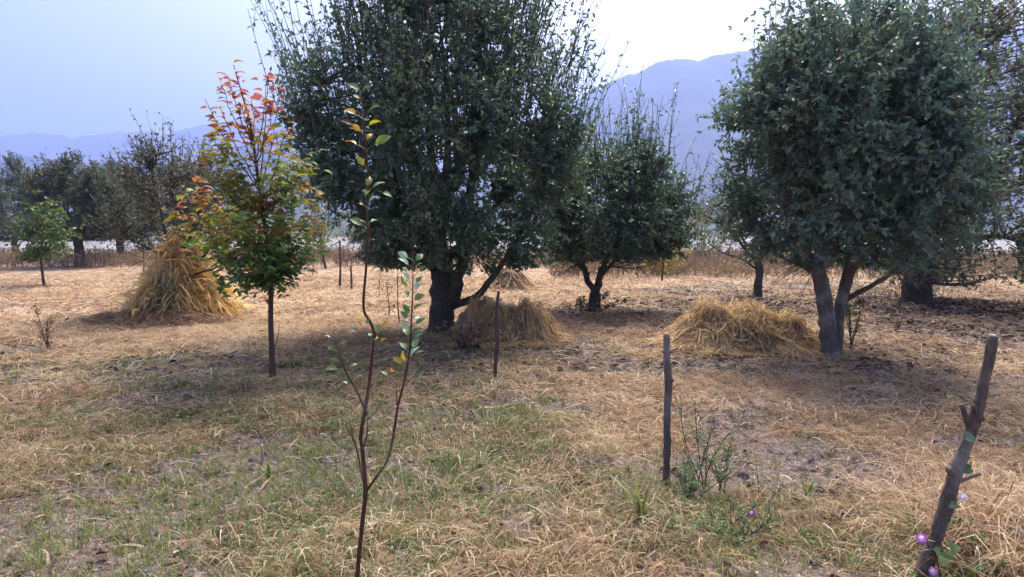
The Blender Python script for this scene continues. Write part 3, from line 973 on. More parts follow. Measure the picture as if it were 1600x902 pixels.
# ---------------------------------------------------------------- foreground sapling
def near_sapling():
    r = np.random.default_rng(141)
    Yp = 2.70
    g0 = at(556, 912, Yp)
    g0[2] = float(ground_z(g0[0], g0[1])) - .03
    root = thing('sapling', 'slim bare stemmed sapling in the near foreground with few yellow and green leaves', 'sapling', g0)
    stem = MB()
    main = [g0] + [at(u, v, Yp + d) for u, v, d in [(560, 880, 0), (566, 820, 0), (571, 765, .01), (566, 700, .02), (564, 680, .02), (572, 632, .02), (578, 590, .03), (583, 545, .04), (586, 518, .05)]]
    add_tube(stem, main, [.0108, .0098, .0094, .0100, .0086, .0086, .0082, .0068, .0062, .0080], 9, sub=6, lump=.12, seed=3)
    lead = [at(u, v, Yp + d) for u, v, d in [(586, 520, .05), (578, 502, .05), (568, 480, .06), (572, 420, .06), (575, 372, .05), (573, 330, .05), (575, 280, .04), (570, 214, .02), (566, 170, .01), (561, 137, 0)]]
    LPt, _ = add_tube(stem, lead, [.007, .0062, .006, .0056, .0052, .0048, .0042, .0036, .003, .002], 8, sub=6, lump=.12, seed=4)
    right = [at(u, v, Yp + d) for u, v, d in [(571, 770, .01), (588, 745, 0), (607, 715, -.03), (617, 665, -.06), (622, 634, -.07), (633, 590, -.08), (640, 548, -.08), (643, 500, -.08), (645, 450, -.07), (645, 395, -.06)]]
    RPt, _ = add_tube(stem, right, [.0068, .006, .0056, .0052, .005, .0044, .004, .0036, .003, .002], 8, sub=6, lump=.12, seed=6)
    left = [at(u, v, Yp + d) for u, v, d in [(573, 648, .02), (558, 612, -.03), (540, 580, -.06), (529, 550, -.07), (522, 526, -.07)]]
    LLt, _ = add_tube(stem, left, [.0055, .0048, .0042, .0036, .0028], 7, sub=6, lump=.1)
    for q, rr_ in [([(567, 752), (558, 705), (552, 686), (540, 664)], .0042), ([(569, 698), (574, 675), (575, 648)], .0045), ([(552, 690), (549, 670), (545, 655)], .003),
                   ([(576, 655), (587, 643), (594, 634)], .003), ([(622, 640), (620, 622), (619, 606)], .0035), ([(586, 560), (604, 553), (625, 540)], .0025)]:
        add_tube(stem, [at(u, v, Yp - .01) for u, v in q], np.linspace(rr_, rr_ * .5, len(q)), 6, sub=4)
    stem.build('stem', M['bark_red'], root, smooth=True)
    lv = MB()
    tpl = fine_leaf(8, .22, .30, .85)
    # (u, v of leaf centre, attach point u v, tint, length)
    Ls = [(550, 134, 563, 142, .58, .062), (573, 137, 563, 146, .60, .058), (556, 150, 564, 156, .55, .04), (545, 173, 567, 186, .27, .070), (586, 167, 569, 178, .62, .055),
          (540, 190, 566, 205, .06, .066), (555, 198, 568, 210, .30, .05), (586, 191, 571, 200, .42, .062), (578, 212, 571, 222, .28, .05), (547, 221, 571, 234, .22, .062),
          (600, 217, 572, 236, .56, .085), (562, 250, 573, 264, .45, .055), (577, 281, 574, 292, .55, .06), (593, 287, 575, 300, .74, .065), (570, 299, 575, 303, .44, .035),
          (577, 298, 575, 303, .42, .03), (584, 309, 575, 318, .95, .05), (607, 304, 590, 300, .6, .05), (555, 345, 574, 358, .60, .072), (566, 345, 574, 352, .97, .03), (586, 344, 575, 350, .8, .045),
          (563, 318, 574, 325, .5, .03), (549, 200, 566, 208, .12, .04)]
    # right shoot: pale grey green whorls
    for k in range(26):
        v = 398 + k * 6.2 + r.uniform(-3, 3)
        s = 1 if k % 2 else -1
        u0 = np.interp(v, [395, 548, 600], [645, 640, 632])
        Ls.append((u0 + s * r.uniform(8, 17) * (1 if k < 18 else .8), v - r.uniform(2, 10) if k < 8 else v + r.uniform(-8, 6), u0, v + 8, r.choice([.72, .85, .95, .66, .6]), r.uniform(.04, .062)))
    for k in range(9):
        v = 530 + k * 9
        u0 = np.interp(v, [526, 550, 580, 612], [522, 529, 540, 558])
        s = 1 if k % 2 else -1
        Ls.append((u0 + s * r.uniform(7, 16), v - 5, u0, v + 3, r.choice([.6, .66, .55]), r.uniform(.03, .05)))
    for (u, v) in [(575, 500), (560, 505), (552, 515), (590, 512), (600, 530), (578, 522), (560, 490), (596, 500), (605, 505), (588, 528)]:
        Ls.append((u, v, u * .5 + 580 * .5, v + 8, r.choice([.58, .62, .7, .25]), r.uniform(.035, .05)))
    Ls += [(630, 555, 636, 570, .40, .05), (620, 562, 634, 575, .36, .05), (655, 550, 640, 560, .62, .055), (515, 575, 538, 578, .60, .07), (600, 582, 625, 600, .45, .04), (612, 577, 628, 590, .2, .035)]
    for (u, v, ua, va, tn, L) in Ls:
        dy = r.uniform(-.03, .03)
        yb = Yp + (-.07 if ua > 600 else (-.06 if ua < 550 and v > 480 else .02))
        a = at(ua, va, yb)
        c = at(u, v, yb + dy)
        d = c - a
        ln = np.linalg.norm(d)
        d = d / (ln + 1e-6)
        st = c - d * L * .5
        V, F = tubes(np.array([[a, (a + st) / 2 + UP * .003, st]]), np.array([[.0012, .001, .0009]]), 4)
        lv.add(V, F, tn)
        nmv = nrm(np.array([r.normal(0, .5), -.55 + r.normal(0, .3), .75]))
        V, F, k = leaves(st[None], d[None], nmv[None], np.array([L * .86]), np.array([L * r.uniform(.7, .95)]), tpl)
        tt = np.full(len(V), tn)
        if .15 < tn < .35:
            tt = tt + .16 * (noise3(V * 90, 5) - .5)
        lv.add(V, F, tt)
    lv.build('foliage', M['leaf_near'], root, smooth=True)


near_sapling()

# ---------------------------------------------------------------- stakes
GS = 'wooden stakes in the field'


def stake(label, pts, rad, stubs=(), mat='bark_stake', group=GS, sides=10, name='wooden_stake'):
    p0 = np.array(pts[0], float)
    p0[2] = float(ground_z(p0[0], p0[1])) - .06
    root = thing(name, label, 'stake', p0, group)
    sh = MB()
    P, Q = add_tube(sh, [p0] + list(pts), [rad[0] * 1.02] + list(rad), sides + 2, sub=8, lump=.24, seed=int(abs(p0[0]) * 31))
    for (a, e, r0) in stubs:
        a = np.array(a); e = np.array(e)
        add_tube(sh, [a, a * .5 + e * .5, e], [r0 * 1.3, r0, r0 * .9], 7, sub=3, lump=.15)
    sh.build('shaft', M[mat], root, smooth=True)
    # pale sawn or broken end
    d = nrm(P[-1] - P[-2])
    A = nrm(np.cross(d, [0.3, 1, .1])); Bv = np.cross(d, A)
    th = np.arange(9) * 2 * np.pi / 9
    rr_ = Q[-1] * .96
    jag = np.random.default_rng(int(rr_ * 1e5)).uniform(.001, rr_ * .7, 9)
    ring = P[-1] + rr_ * (np.cos(th)[:, None] * A + np.sin(th)[:, None] * Bv) + d * jag[:, None]
    low = P[-1] + rr_ * 1.0 * (np.cos(th)[:, None] * A + np.sin(th)[:, None] * Bv) - d * .002
    V = np.vstack([low, ring, (P[-1] + d * rr_ * .25)[None]])
    F4 = np.array([[i, (i + 1) % 9, 9 + (i + 1) % 9, 9 + i] for i in range(9)])
    F3 = np.array([[9 + i, 9 + (i + 1) % 9, 18] for i in range(9)])
    c = MB().add(V, F4)
    c.f.append((F3, 0))
    c.build('cut_end', M['wood_cut'], root)
    return root


Yr = 2.74
S = lambda u, v, d=0: at(u, v, Yr + d)
stake('thick leaning stake wrapped by flowering vine at the lower right', [S(1436, 910), S(1452, 868), S(1475, 802), S(1492, 742), S(1508, 700), S(1521, 660), S(1534, 615), S(1545, 565), S(1552, 526)],
      [.034, .032, .031, .029, .025, .028, .0225, .0205, .0195],
      [(S(1515, 672), S(1503, 632, -.02), .011), (S(1522, 660), S(1534, 652, -.04), .016), (S(1490, 742), S(1482, 732, -.03), .017), (S(1497, 752), S(1532, 740, -.02), .009), (S(1524, 642), S(1520, 634, -.04), .008)])
Ym = gnd(1040, 757)[1]
S = lambda u, v, d=0: at(u, v, Ym + d)
stake('upright knobbly grey stake beside the tall weeds', [S(1041, 752), S(1042, 700), S(1043, 640), S(1045, 595), S(1042, 555), S(1042, 523)],
      [.024, .0235, .022, .024, .0215, .019],
      [(S(1043, 553), S(1034, 549, -.02), .008), (S(1043, 553), S(1051, 549, -.01), .008), (S(1046, 597), S(1052, 594, -.02), .011)])
Yt = gnd(775, 598)[1]
S = lambda u, v, d=0: at(u, v, Yt + d)
stake('thin crooked brown stake in front of the straw heap at the big tree', [S(774, 594), S(774, 570), S(777, 535), S(776, 500), S(779, 455)], [.020, .020, .024, .018, .015],
      [(S(776, 533), S(770, 530), .012)], 'bark_brown')
for (u, v, ut, vt, r0, lab) in [
        (531, 453, 531, 376, .035, 'thin dark post far left behind the foreground sapling'),
        (549, 455, 548, 416, .035, 'short thin post just right of the thin dark post'),
        (1034, 442, 1036, 395, .035, 'thin post in the dry weeds under the yellow shrub'),
        (225, 434, 223, 372, .030, 'thin bare stick just left of the corn stack'),
        (408, 728, 408, 695, .011, 'short pale split stub standing in the grass at the lower left')]:
    q = gnd(u, v)
    e = at(ut, vt, q[1])
    stake(lab, [q, q * .55 + e * .45 + np.array([.012, 0, 0]), e], [r0, r0 * .9, r0 * .7], (), 'wood_cut' if vt > 600 else 'bark_brown', sides=7)

# slim dead saplings with few leaves near the big tree
for (u, v, ut, vt, lab, sd_, nl) in [
        (625, 506, 621, 420, 'slim dark seedling with few leaves just left of the big trunk', 5, 6),
        (607, 500, 604, 442, 'dry brown weed with seed heads left of the big trunk', 6, 26),
        (489, 432, 492, 330, 'bare young tree behind the red topped sapling', 7, 30),
        (594, 468, 596, 420, 'thin bare seedling behind the foreground sapling', 8, 8)]:
    q = gnd(u, v); e = at(ut, vt, q[1])
    r = np.random.default_rng(sd_)
    q[2] = float(ground_z(q[0], q[1])) - .03
    root = thing('seedling', lab, 'seedling', q)
    m = MB()
    P, Q = add_tube(m, [q, q * .6 + e * .4 + r.normal(0, .02, 3), e], [.014, .011, .005], 6, sub=6, lump=.1)
    H = e[2] - q[2]
    tips = []
    for k in range(max(4, nl // 3)):
        i = r.integers(len(P) // 3, len(P))
        t_ = P[i] + nrm(np.array([r.normal(0, 1), r.normal(0, 1), 1.3])) * H * r.uniform(.12, .28)
        V, F = tubes(np.array([[P[i], (P[i] + t_) / 2 + UP * -.01, t_]]), np.array([[.005, .004, .002]]), 4)
        m.add(V, F)
        tips.append((P[i], t_))
    m.build('stem', M['bark_brown'], root, smooth=True)
    tp_ = np.array([tips[r.integers(len(tips))][0] * (1 - f) + tips[r.integers(len(tips))][1] * f for f in [1.0] * nl])
    V, F, k = leaves(tp_ + r.normal(0, .03, (nl, 3)), r.normal(0, 1, (nl, 3)), UP + r.normal(0, .6, (nl, 3)), r.uniform(.06, .1, nl), r.uniform(.03, .05, nl))
    MB().add(V, F, np.repeat(r.uniform(.3, .8, nl), k)).build('foliage', M['dry_weed' if sd_ == 6 else 'leaf_olive'], root)


# ---------------------------------------------------------------- straw heaps
def flow_ribbons(hf, cx, cy, rad_, N, r, Lr=(.25, .6), wr=(.004, .014), spread=.6, lift=.02, K=5, bias=None):
    """strands lying on the mound hf(x,y), running downhill"""
    az = r.uniform(0, 2 * np.pi, N)
    rr_ = np.sqrt(r.uniform(0, 1, N))
    x = cx + np.cos(az) * rr_ * rad_[0]; y = cy + np.sin(az) * rr_ * rad_[1]
    e = .05
    gxn = hf(x + e, y) - hf(x - e, y); gyn = hf(x, y + e) - hf(x, y - e)
    ang = np.arctan2(-gyn, -gxn) + r.normal(0, spread, N)
    L = r.uniform(*Lr, N)
    curl = r.normal(0, .9, N)
    P = np.empty((N, K, 3))
    px_, py_ = x.copy(), y.copy()
    lf = r.uniform(-.01, lift, N)
    for k in range(K):
        t = k / (K - 1)
        z = hf(px_, py_)
        P[:, k] = np.stack([px_, py_, z + lf + lift * 1.5 * r.uniform(0, 1, N) * t + .03 * np.sin(t * 3.1) * r.uniform(0, 1, N)], -1)
        px_ = px_ + np.cos(ang) * L / (K - 1); py_ = py_ + np.sin(ang) * L / (K - 1)
        ang = ang + curl / (K - 1)
    P[:, :, 2] = np.maximum(P[:, :, 2], ground_z(P[:, :, 0], P[:, :, 1]) + .004)
    inside = (P[:, 0, 2] - ground_z(P[:, 0, 0], P[:, 0, 1]) > .05) | (r.uniform(0, 1, N) < .12)
    P, N = P[inside], int(inside.sum())
    prof = np.interp(np.linspace(0, 1, K), [0, .35, 1], [.7, 1, .12])
    Wd = r.uniform(*wr, N)[:, None] * prof[None]
    T = nrm(P[:, -1] - P[:, 0])
    sd = nrm(np.cross(T, UP + r.normal(0, .8, (N, 3))))
    V, F = ribbons(P, Wd, sd)
    return V, F, K * 2, P[:, 0]


def mound(hf, cx, cy, rad_, n=60):
    xs = np.linspace(cx - rad_[0], cx + rad_[0], n); ys = np.linspace(cy - rad_[1], cy + rad_[1], n)
    X, Y = np.meshgrid(xs, ys)
    Z = hf(X, Y) - .015
    keep = ((X - cx) / rad_[0]) ** 2 + ((Y - cy) / rad_[1]) ** 2 < 1.0
    idx = np.arange(X.size).reshape(X.shape)
    F = np.stack([idx[:-1, :-1], idx[:-1, 1:], idx[1:, 1:], idx[1:, :-1]], -1).reshape(-1, 4)
    kk = keep.ravel()
    F = F[kk[F].all(1)]
    return np.stack([X, Y, Z], -1).reshape(-1, 3), F


def heap(label, lobes, cxy, rad_, N, seed, tint, wr, Lr, mat='straw', name='straw_heap', rough=.16, sc_=1.0):
    r = np.random.default_rng(seed)

    def hf(x, y):
        h = 0
        for (lx, ly, sx, sy, hh) in lobes:
            q = ((x - lx) / sx) ** 2 + ((y - ly) / sy) ** 2
            h = np.maximum(h, hh * np.exp(-q ** 1.4)) if not np.isscalar(h) else hh * np.exp(-q ** 1.4)
        h = h * (1 + rough * 2 * (fbm2(x * 3.2, y * 3.2, seed, 3) - .5)) + rough * .5 * (fbm2(x * 9, y * 9, seed + 1, 2) - .5) * np.clip(h * 4, 0, 1)
        return h + ground_z(x, y)
    m = MB()
    V, F = mound(hf, cxy[0], cxy[1], rad_)
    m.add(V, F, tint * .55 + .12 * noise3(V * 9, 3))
    V, F, k, p0 = flow_ribbons(hf, cxy[0], cxy[1], rad_, N, r, Lr, wr, .55, .03)
    tn = tint + 1.15 * (fbm2(p0[:, 0] * 2.6, p0[:, 1] * 2.6 + p0[:, 2] * 3, seed, 2) - .5) + r.normal(0, .16, len(p0))
    m.add(V, F, np.repeat(np.clip(tn, 0, 1), k))
    # loose ends sticking out of the heap
    n2 = N // 7
    V, F, k, p0 = flow_ribbons(hf, cxy[0], cxy[1], (rad_[0] * .8, rad_[1] * .8), n2, r, (Lr[0], Lr[1] * .9), wr, 1.3, .10)
    m.add(V, F, np.repeat(np.clip(tint + .05 + r.normal(0, .18, len(p0)), 0, .85), k))
    o = m.build(name, M[mat], loc=(cxy[0], cxy[1], 0))
    return tag(o, label, 'straw heap', 'straw heaps in the field')


c = gnd(1168, 545)
c[1] += .22
heap('broad straw mound left of the tree with two pale stems', [(c[0] - .38, c[1], .46, .5, .50), (c[0] + .08, c[1] + .1, .42, .45, .56), (c[0] + .50, c[1] - .05, .55, .45, .34), (c[0] + .05, c[1] - .35, .36, .28, .30)],
     c, (1.05, .85), 10000, 201, .56, (.003, .011), (.15, .5), mat='heap', rough=.45)
c = gnd(795, 540)
c[1] += .35
heap('ochre corn straw heap lying against the big mossy trunk', [(c[0] - .40, c[1] + .2, .42, .42, .46), (c[0] - .05, c[1], .36, .38, .42), (c[0] + .27, c[1] - .08, .36, .36, .36)],
     c, (.72, .62), 7500, 207, .58, (.004, .014), (.12, .40), 'heap', rough=.7)
c = gnd(793, 455)
c[1] += .3
heap('small brown straw stack far off behind the big tree', [(c[0], c[1], .55, .55, .62)], c, (.75, .75), 2200, 211, .50, (.010, .022), (.3, .6))


def corn_stack():
    r = np.random.default_rng(221)
    cx, cy_ = CORN[0] + .0, CORN[1]
    B = np.array([cx, cy_, float(ground_z(cx, cy_))])
    root = thing('corn_stack', 'tall conical stack of dry corn stalks leaned around a pruned tree', 'corn stack', B)
    # stalks: from ground ring up to the gathered neck
    N = 420
    az = r.uniform(0, 2 * np.pi, N)
    rb = r.uniform(.6, 1.12, N) * (1 + .16 * np.sin(az * 3 + 1))
    ht = np.where(r.uniform(0, 1, N) < .12, r.uniform(1.5, 1.75, N), r.uniform(.85, 1.5, N))
    rt = .075 + .20 * np.abs(1.5 - ht) + r.uniform(0, .07, N)
    a = np.stack([cx + np.cos(az) * rb, cy_ + np.sin(az) * rb, np.full(N, 0.0)], -1)
    az2 = az + r.normal(0, .25, N)
    e = np.stack([cx + np.cos(az2) * rt, cy_ + np.sin(az2) * rt, ht], -1)
    t = np.linspace(0, 1, 5)[None, :, None]
    P = a[:, None] * (1 - t) + e[:, None] * t + np.stack([np.cos(az), np.sin(az), -.2 + 0 * az], -1)[:, None] * (-.62 * t * (1 - t))
    V, F = tubes(P, np.linspace(.012, .006, 5)[None].repeat(N, 0), 5)
    MB().add(V, F, np.repeat(np.clip(r.normal(.72, .14, N), 0, 1), 25)).build('stalks', M['corn'], root)
    # leaves hanging off the stalks
    N = 6500
    si = (r.integers(0, 70, N) * 6 + r.integers(0, 3, N)) % 420
    tt = r.uniform(.04, 1, N) ** .9
    b0 = a[si] * (1 - tt)[:, None] + e[si] * tt[:, None]
    azs = np.arctan2(b0[:, 1] - cy_, b0[:, 0] - cx)
    out = np.stack([np.cos(azs), np.sin(azs), 0 * azs], -1)
    tan = np.stack([-np.sin(azs), np.cos(azs), 0 * azs], -1)
    b0 = b0 + out * r.uniform(-.04, .05, N)[:, None]
    L = r.uniform(.18, .55, N)
    dn = r.uniform(-1.25, .35, N)
    d0 = nrm(out * r.uniform(.12, .6, N)[:, None] + tan * r.normal(0, .4, N)[:, None] + UP * dn[:, None])
    K = 6
    P = np.empty((N, K, 3)); cur = b0.copy(); d = d0.copy()
    for k in range(K):
        P[:, k] = cur
        cur = cur + d * (L / (K - 1))[:, None]
        d = nrm(d + UP * -.34 + out * .03 + r.normal(0, .14, (N, 3)))
    P[:, :, 2] = np.maximum(P[:, :, 2], .02 + r.uniform(0, .05, N)[:, None])
    prof = np.array([.5, .95, 1, .85, .5, .08])
    W = r.uniform(.005, .020, N)[:, None] * prof
    V, F = ribbons(P, W, nrm(np.cross(d0, out + r.normal(0, .6, (N, 3)))))
    clump = noise3(b0 * 3.2, 4)
    tn = .76 + .95 * (clump - .5) + r.normal(0, .13, N)
    tn = np.where((tn > .33) & (tn < .52), tn + .2, tn)
    front = (np.abs(b0[:, 0] - cx - .02) < .16) & (b0[:, 1] < cy_) & (b0[:, 2] < .9)
    tn = np.where(front & (r.uniform(0, 1, N) < .75), r.uniform(.36, .46, N), tn)
    hole = (np.hypot(b0[:, 0] - cx + .08, (b0[:, 2] - .28) * 1.0) < .17) & (b0[:, 1] < cy_)
    MB().add(V[np.repeat(~hole, K * 2)], (np.arange((~hole).sum() * K * 2).reshape(-1, K, 2)[:, :, :].copy() * 0 + 0).reshape(-1, 4)[:0] if False else rib_faces((~hole).sum(), K),
             np.repeat(np.clip(tn, 0, 1)[~hole], K * 2)).build('dry_leaves', M['corn'], root)
    # inner dark body so the stack is not see-through
    hs = np.linspace(0, 1.45, 14); th = np.linspace(0, 2 * np.pi, 40, endpoint=False)
    rr_ = np.interp(hs, [0, .4, .9, 1.3, 1.45], [.80, .48, .22, .11, .07])
    VV = np.array([[cx + np.cos(q) * k * (1 + .15 * math.sin(3 * q)), cy_ + np.sin(q) * k, h] for h, k in zip(hs, rr_) for q in th])
    ix = np.arange(14 * 40).reshape(14, 40); nx = np.roll(ix, -1, 1)
    FF = np.stack([ix[:-1], nx[:-1], nx[1:], ix[1:]], -1).reshape(-1, 4)
    MB().add(VV, FF, .25 + .3 * noise3(VV * 8, 2)).build('core', M['corn'], root)

    def hf(x, y):
        q = ((x - cx) / 1.15) ** 2 + ((y - cy_ + .75) / .42) ** 2
        return .24 * np.exp(-q ** 1.3) * (1 + .8 * (fbm2(x * 4, y * 4, 8, 3) - .5)) + ground_z(x, y)
    m = MB()
    V, F = mound(hf, cx, cy_ - .6, (1.35, .8))
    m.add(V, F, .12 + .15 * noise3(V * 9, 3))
    V, F, k, p0 = flow_ribbons(hf, cx, cy_ - .6, (1.3, .75), 2600, r, (.12, .4), (.003, .009), 1.2, .03)
    m.add(V, F, np.repeat(np.clip(r.normal(.26, .16, len(p0)), 0, 1), k))
    m.build('base_litter', M['straw'], root)


def rib_faces(N, K):
    idx = np.arange(N * K * 2).reshape(N, K, 2)
    return np.stack([idx[:, :-1, 0], idx[:, :-1, 1], idx[:, 1:, 1], idx[:, 1:, 0]], -1).reshape(-1, 4)


corn_stack()


# ---------------------------------------------------------------- ground cover
def in_view(N, ylo, yhi, r, power=2.0, half=.90):
    """random places in the wedge the photograph shows, denser near"""
    y = (r.uniform(ylo ** power, yhi ** power, N)) ** (1 / power)
    x = r.uniform(-1, 1, N) * (y * half + .5)
    return x, y


def lying(x, y, r, L, W, K=4, lift=.02, arc=.03, yaw=None):
    N = len(x)
    ang = r.uniform(0, 2 * np.pi, N) if yaw is None else yaw
    curl = r.normal(0, .5, N)
    P = np.empty((N, K, 3))
    px_, py_ = x.copy(), y.copy()
    l0 = r.uniform(.002, lift, N); l1 = r.uniform(0, arc, N); l2 = r.uniform(-.3, 1, N) * arc
    for k in range(K):
        t = k / (K - 1)
        P[:, k] = np.stack([px_, py_, ground_z(px_, py_) + l0 + l1 * np.sin(t * np.pi) + np.maximum(l2 * t, 0)], -1)
        px_ = px_ + np.cos(ang) * L / (K - 1); py_ = py_ + np.sin(ang) * L / (K - 1)
        ang = ang + curl / (K - 1)
    prof = np.interp(np.linspace(0, 1, K), [0, .4, 1], [.8, 1, .25])
    T = nrm(P[:, -1] - P[:, 0])
    sd = nrm(np.cross(T, UP + r.normal(0, .55, (N, 3))))
    V, F = ribbons(P, W[:, None] * prof, sd)
    return V, F, K * 2


def straw_litter():
    r = np.random.default_rng(301)
    m = MB()
    for (N, lo, hi, Lr, Wr, pw) in [(60000, 1.9, 5.0, (.05, .22), (.0012, .0035), 1.6), (60000, 4.5, 10, (.07, .26), (.002, .0055), 1.8),
                                    (52000, 9, 19, (.10, .34), (.004, .009), 1.8), (36000, 18, 42, (.2, .6), (.008, .02), 1.8)]:
        x, y = in_view(N, lo, hi, r, pw)
        c = straw_cover(x, y) * (1 - .5 * np.clip(green_zone(x, y), 0, 1))
        patch = fbm2(x * 2.3, y * 2.3, 77, 3)
        k = r.uniform(0, 1, N) < np.clip(.06 + 1.5 * c * np.clip(patch * 2.2 - .45, .08, 1.3), 0, 1) * (1 - .75 * bare_soil(x, y))
        x, y, c = x[k], y[k], c[k]
        n = len(x)
        yaw = r.normal(.1, .9, n) + np.pi * r.integers(0, 2, n)
        V, F, kk = lying(x, y, r, r.uniform(*Lr, n), r.uniform(*Wr, n), 4, .03, .035, yaw)
        tn = .44 + .34 * (c - .5) + .5 * (fbm2(x * .8, y * .8, 88, 3) - .5) + r.normal(0, .16, n)
        tn -= .06 * (x > 0.3) * (y < 9)
        m.add(V, F, np.repeat(np.clip(tn, 0, 1), kk))
    # short chaff and broken bits everywhere
    for (N, lo, hi, Lr, Wr) in [(70000, 1.9, 5.5, (.008, .045), (.0010, .0030)), (50000, 5, 11, (.015, .07), (.002, .005))]:
        x, y = in_view(N, lo, hi, r, 1.6)
        V, F, kk = lying(x, y, r, r.uniform(*Lr, N), r.uniform(*Wr, N), 3, .012, .008)
        m.add(V, F, np.repeat(np.clip(r.normal(.42, .28, N), 0, 1), kk))
    # broad pale corn leaf pieces
    for (N, lo, hi, Lr, Wr) in [(600, 2.0, 6, (.05, .22), (.0025, .007)), (1300, 5.5, 14, (.15, .5), (.004, .011))]:
        x, y = in_view(N, lo, hi, r, 1.6)
        V, F, kk = lying(x, y, r, r.uniform(*Lr, N), r.uniform(*Wr, N), 6, .03, .03)
        m.add(V, F, np.repeat(np.clip(r.normal(.70, .18, N), 0, 1), kk))
    # tangle of dead weeds at the lower right corner
    # loose raised bunches of straw with gaps between them
    for (nc, lo, hi, per, Lr, Wr, rise, pw) in [(2600, 1.9, 5.5, 30, (.05, .20), (.0012, .0036), .05, 1.6), (3600, 5, 12, 24, (.08, .28), (.002, .005), .06, 1.8), (2600, 11, 24, 16, (.12, .4), (.005, .010), .08, 1.8)]:
        x, y = in_view(nc, lo, hi, r, pw)
        k = r.uniform(0, 1, nc) < np.clip(straw_cover(x, y) * 1.7 - .2, .03, 1) * (1 - .9 * bare_soil(x, y))
        x, y = x[k], y[k]
        sz = r.uniform(.05, .16, len(x)) * (1 + y / 14)
        ct = r.normal(.5, .17, len(x)) + .3 * (fbm2(x * .8, y * .8, 88, 3) - .5)
        x = np.repeat(x, per); y = np.repeat(y, per); sz = np.repeat(sz, per); ct = np.repeat(ct, per)
        n = len(x)
        x = x + r.normal(0, 1, n) * sz; y = y + r.normal(0, 1, n) * sz
        V, F, kk = lying(x, y, r, r.uniform(*Lr, n), r.uniform(*Wr, n), 4, rise * .55, rise)
        m.add(V, F, np.repeat(np.clip(ct + r.normal(0, .15, n), 0, 1), kk))
    N = 2600
    x = 2.42 + r.normal(0, .25, N); y = 3.0 + r.normal(0, .3, N)
    k = x > 1.98 + .1 * (y - 2.9)
    x, y = x[k], y[k]
    N = len(x)
    V, F, kk = lying(x, y, r, r.uniform(.15, .45, N), r.uniform(.0015, .004, N), 5, .12, .16)
    m.add(V, F, np.repeat(np.clip(r.normal(.50, .16, N), 0, 1), kk))
    tag(m.build('straw_litter', M['straw']), 'dry straw and weed stems scattered over the field', kind='stuff')


straw_litter()


def grass_blades():
    r = np.random.default_rng(311)
    m = MB()
    for (N, lo, hi, hr, wr, pw) in [(110000, 1.9, 5.5, (.02, .11), (.0011, .0026), 1.6), (90000, 5, 12, (.03, .11), (.002, .0045), 1.8), (14000, 11, 24, (.05, .14), (.005, .011), 1.8)]:
        # tufts
        nt = N // 9
        x, y = in_view(nt, lo, hi, r, pw)
        g_ = np.clip(green_zone(x, y) + .12 * fbm2(x * 1.1, y * 1.1, 15, 2) + .10 * (x < 0), 0, 1)
        k = r.uniform(0, 1, nt) < g_
        x, y, g_ = x[k], y[k], g_[k]
        per = 9
        x = np.repeat(x, per); y = np.repeat(y, per); g_ = np.repeat(g_, per)
        n = len(x)
        x = x + r.normal(0, .02, n); y = y + r.normal(0, .02, n)
        az = r.uniform(0, 2 * np.pi, n)
        ln = r.uniform(.1, 1.2, n)
        out = np.stack([np.cos(az), np.sin(az), 0 * az], -1)
        h = r.uniform(*hr, n)
        K = 4
        P = np.empty((n, K, 3))
        z0 = ground_z(x, y)
        for q in range(K):
            t = q / (K - 1)
            P[:, q] = np.stack([x, y, z0 + h * t * (1 - .25 * ln * t)], -1) + out * (h * ln * t * t)[:, None]
        V, F = ribbons(P, r.uniform(*wr, n)[:, None] * np.array([.8, 1, .7, .1]), np.stack([-np.sin(az), np.cos(az), 0 * az], -1))
        tn = .72 - .38 * g_ + r.normal(0, .17, n)
        m.add(V, F, np.repeat(np.clip(tn, 0, 1), K * 2))
    tag(m.build('grass', M['grass']), 'short green and yellowing grass growing through the straw', kind='stuff')


grass_blades()


def herbs():
    r = np.random.default_rng(321)
    m = MB()
    for (N, lo, hi, Lr, pw) in [(60000, 1.9, 5.5, (.010, .026), 1.5), (60000, 5, 11, (.018, .04), 1.7)]:
        x, y = in_view(N, lo, hi, r, pw)
        g_ = green_zone(x, y)
        pt = fbm2(x * 4, y * 4, 64, 3)
        k = r.uniform(0, 1, N) < np.clip(g_ * (pt * 3.0 - 1.0), .015, 1)
        x, y = x[k], y[k]
        n = len(x)
        z = ground_z(x, y) + r.uniform(.005, .07, n) * np.clip(g_[k] * 1.2, .2, 1)
        az = r.uniform(0, 2 * np.pi, n)
        d = np.stack([np.cos(az), np.sin(az), r.normal(0.1, .35, n)], -1)
        L = r.uniform(*Lr, n)
        V, F, kk = leaves(np.stack([x, y, z], -1), d, UP + r.normal(0, .4, (n, 3)), L, L * .75)
        m.add(V, F, np.repeat(np.clip(r.normal(.5, .22, n), 0, 1), kk))
    tag(m.build('ground_herbs', M['herb']), 'low leafy green weeds creeping over the soil', kind='stuff')


herbs()


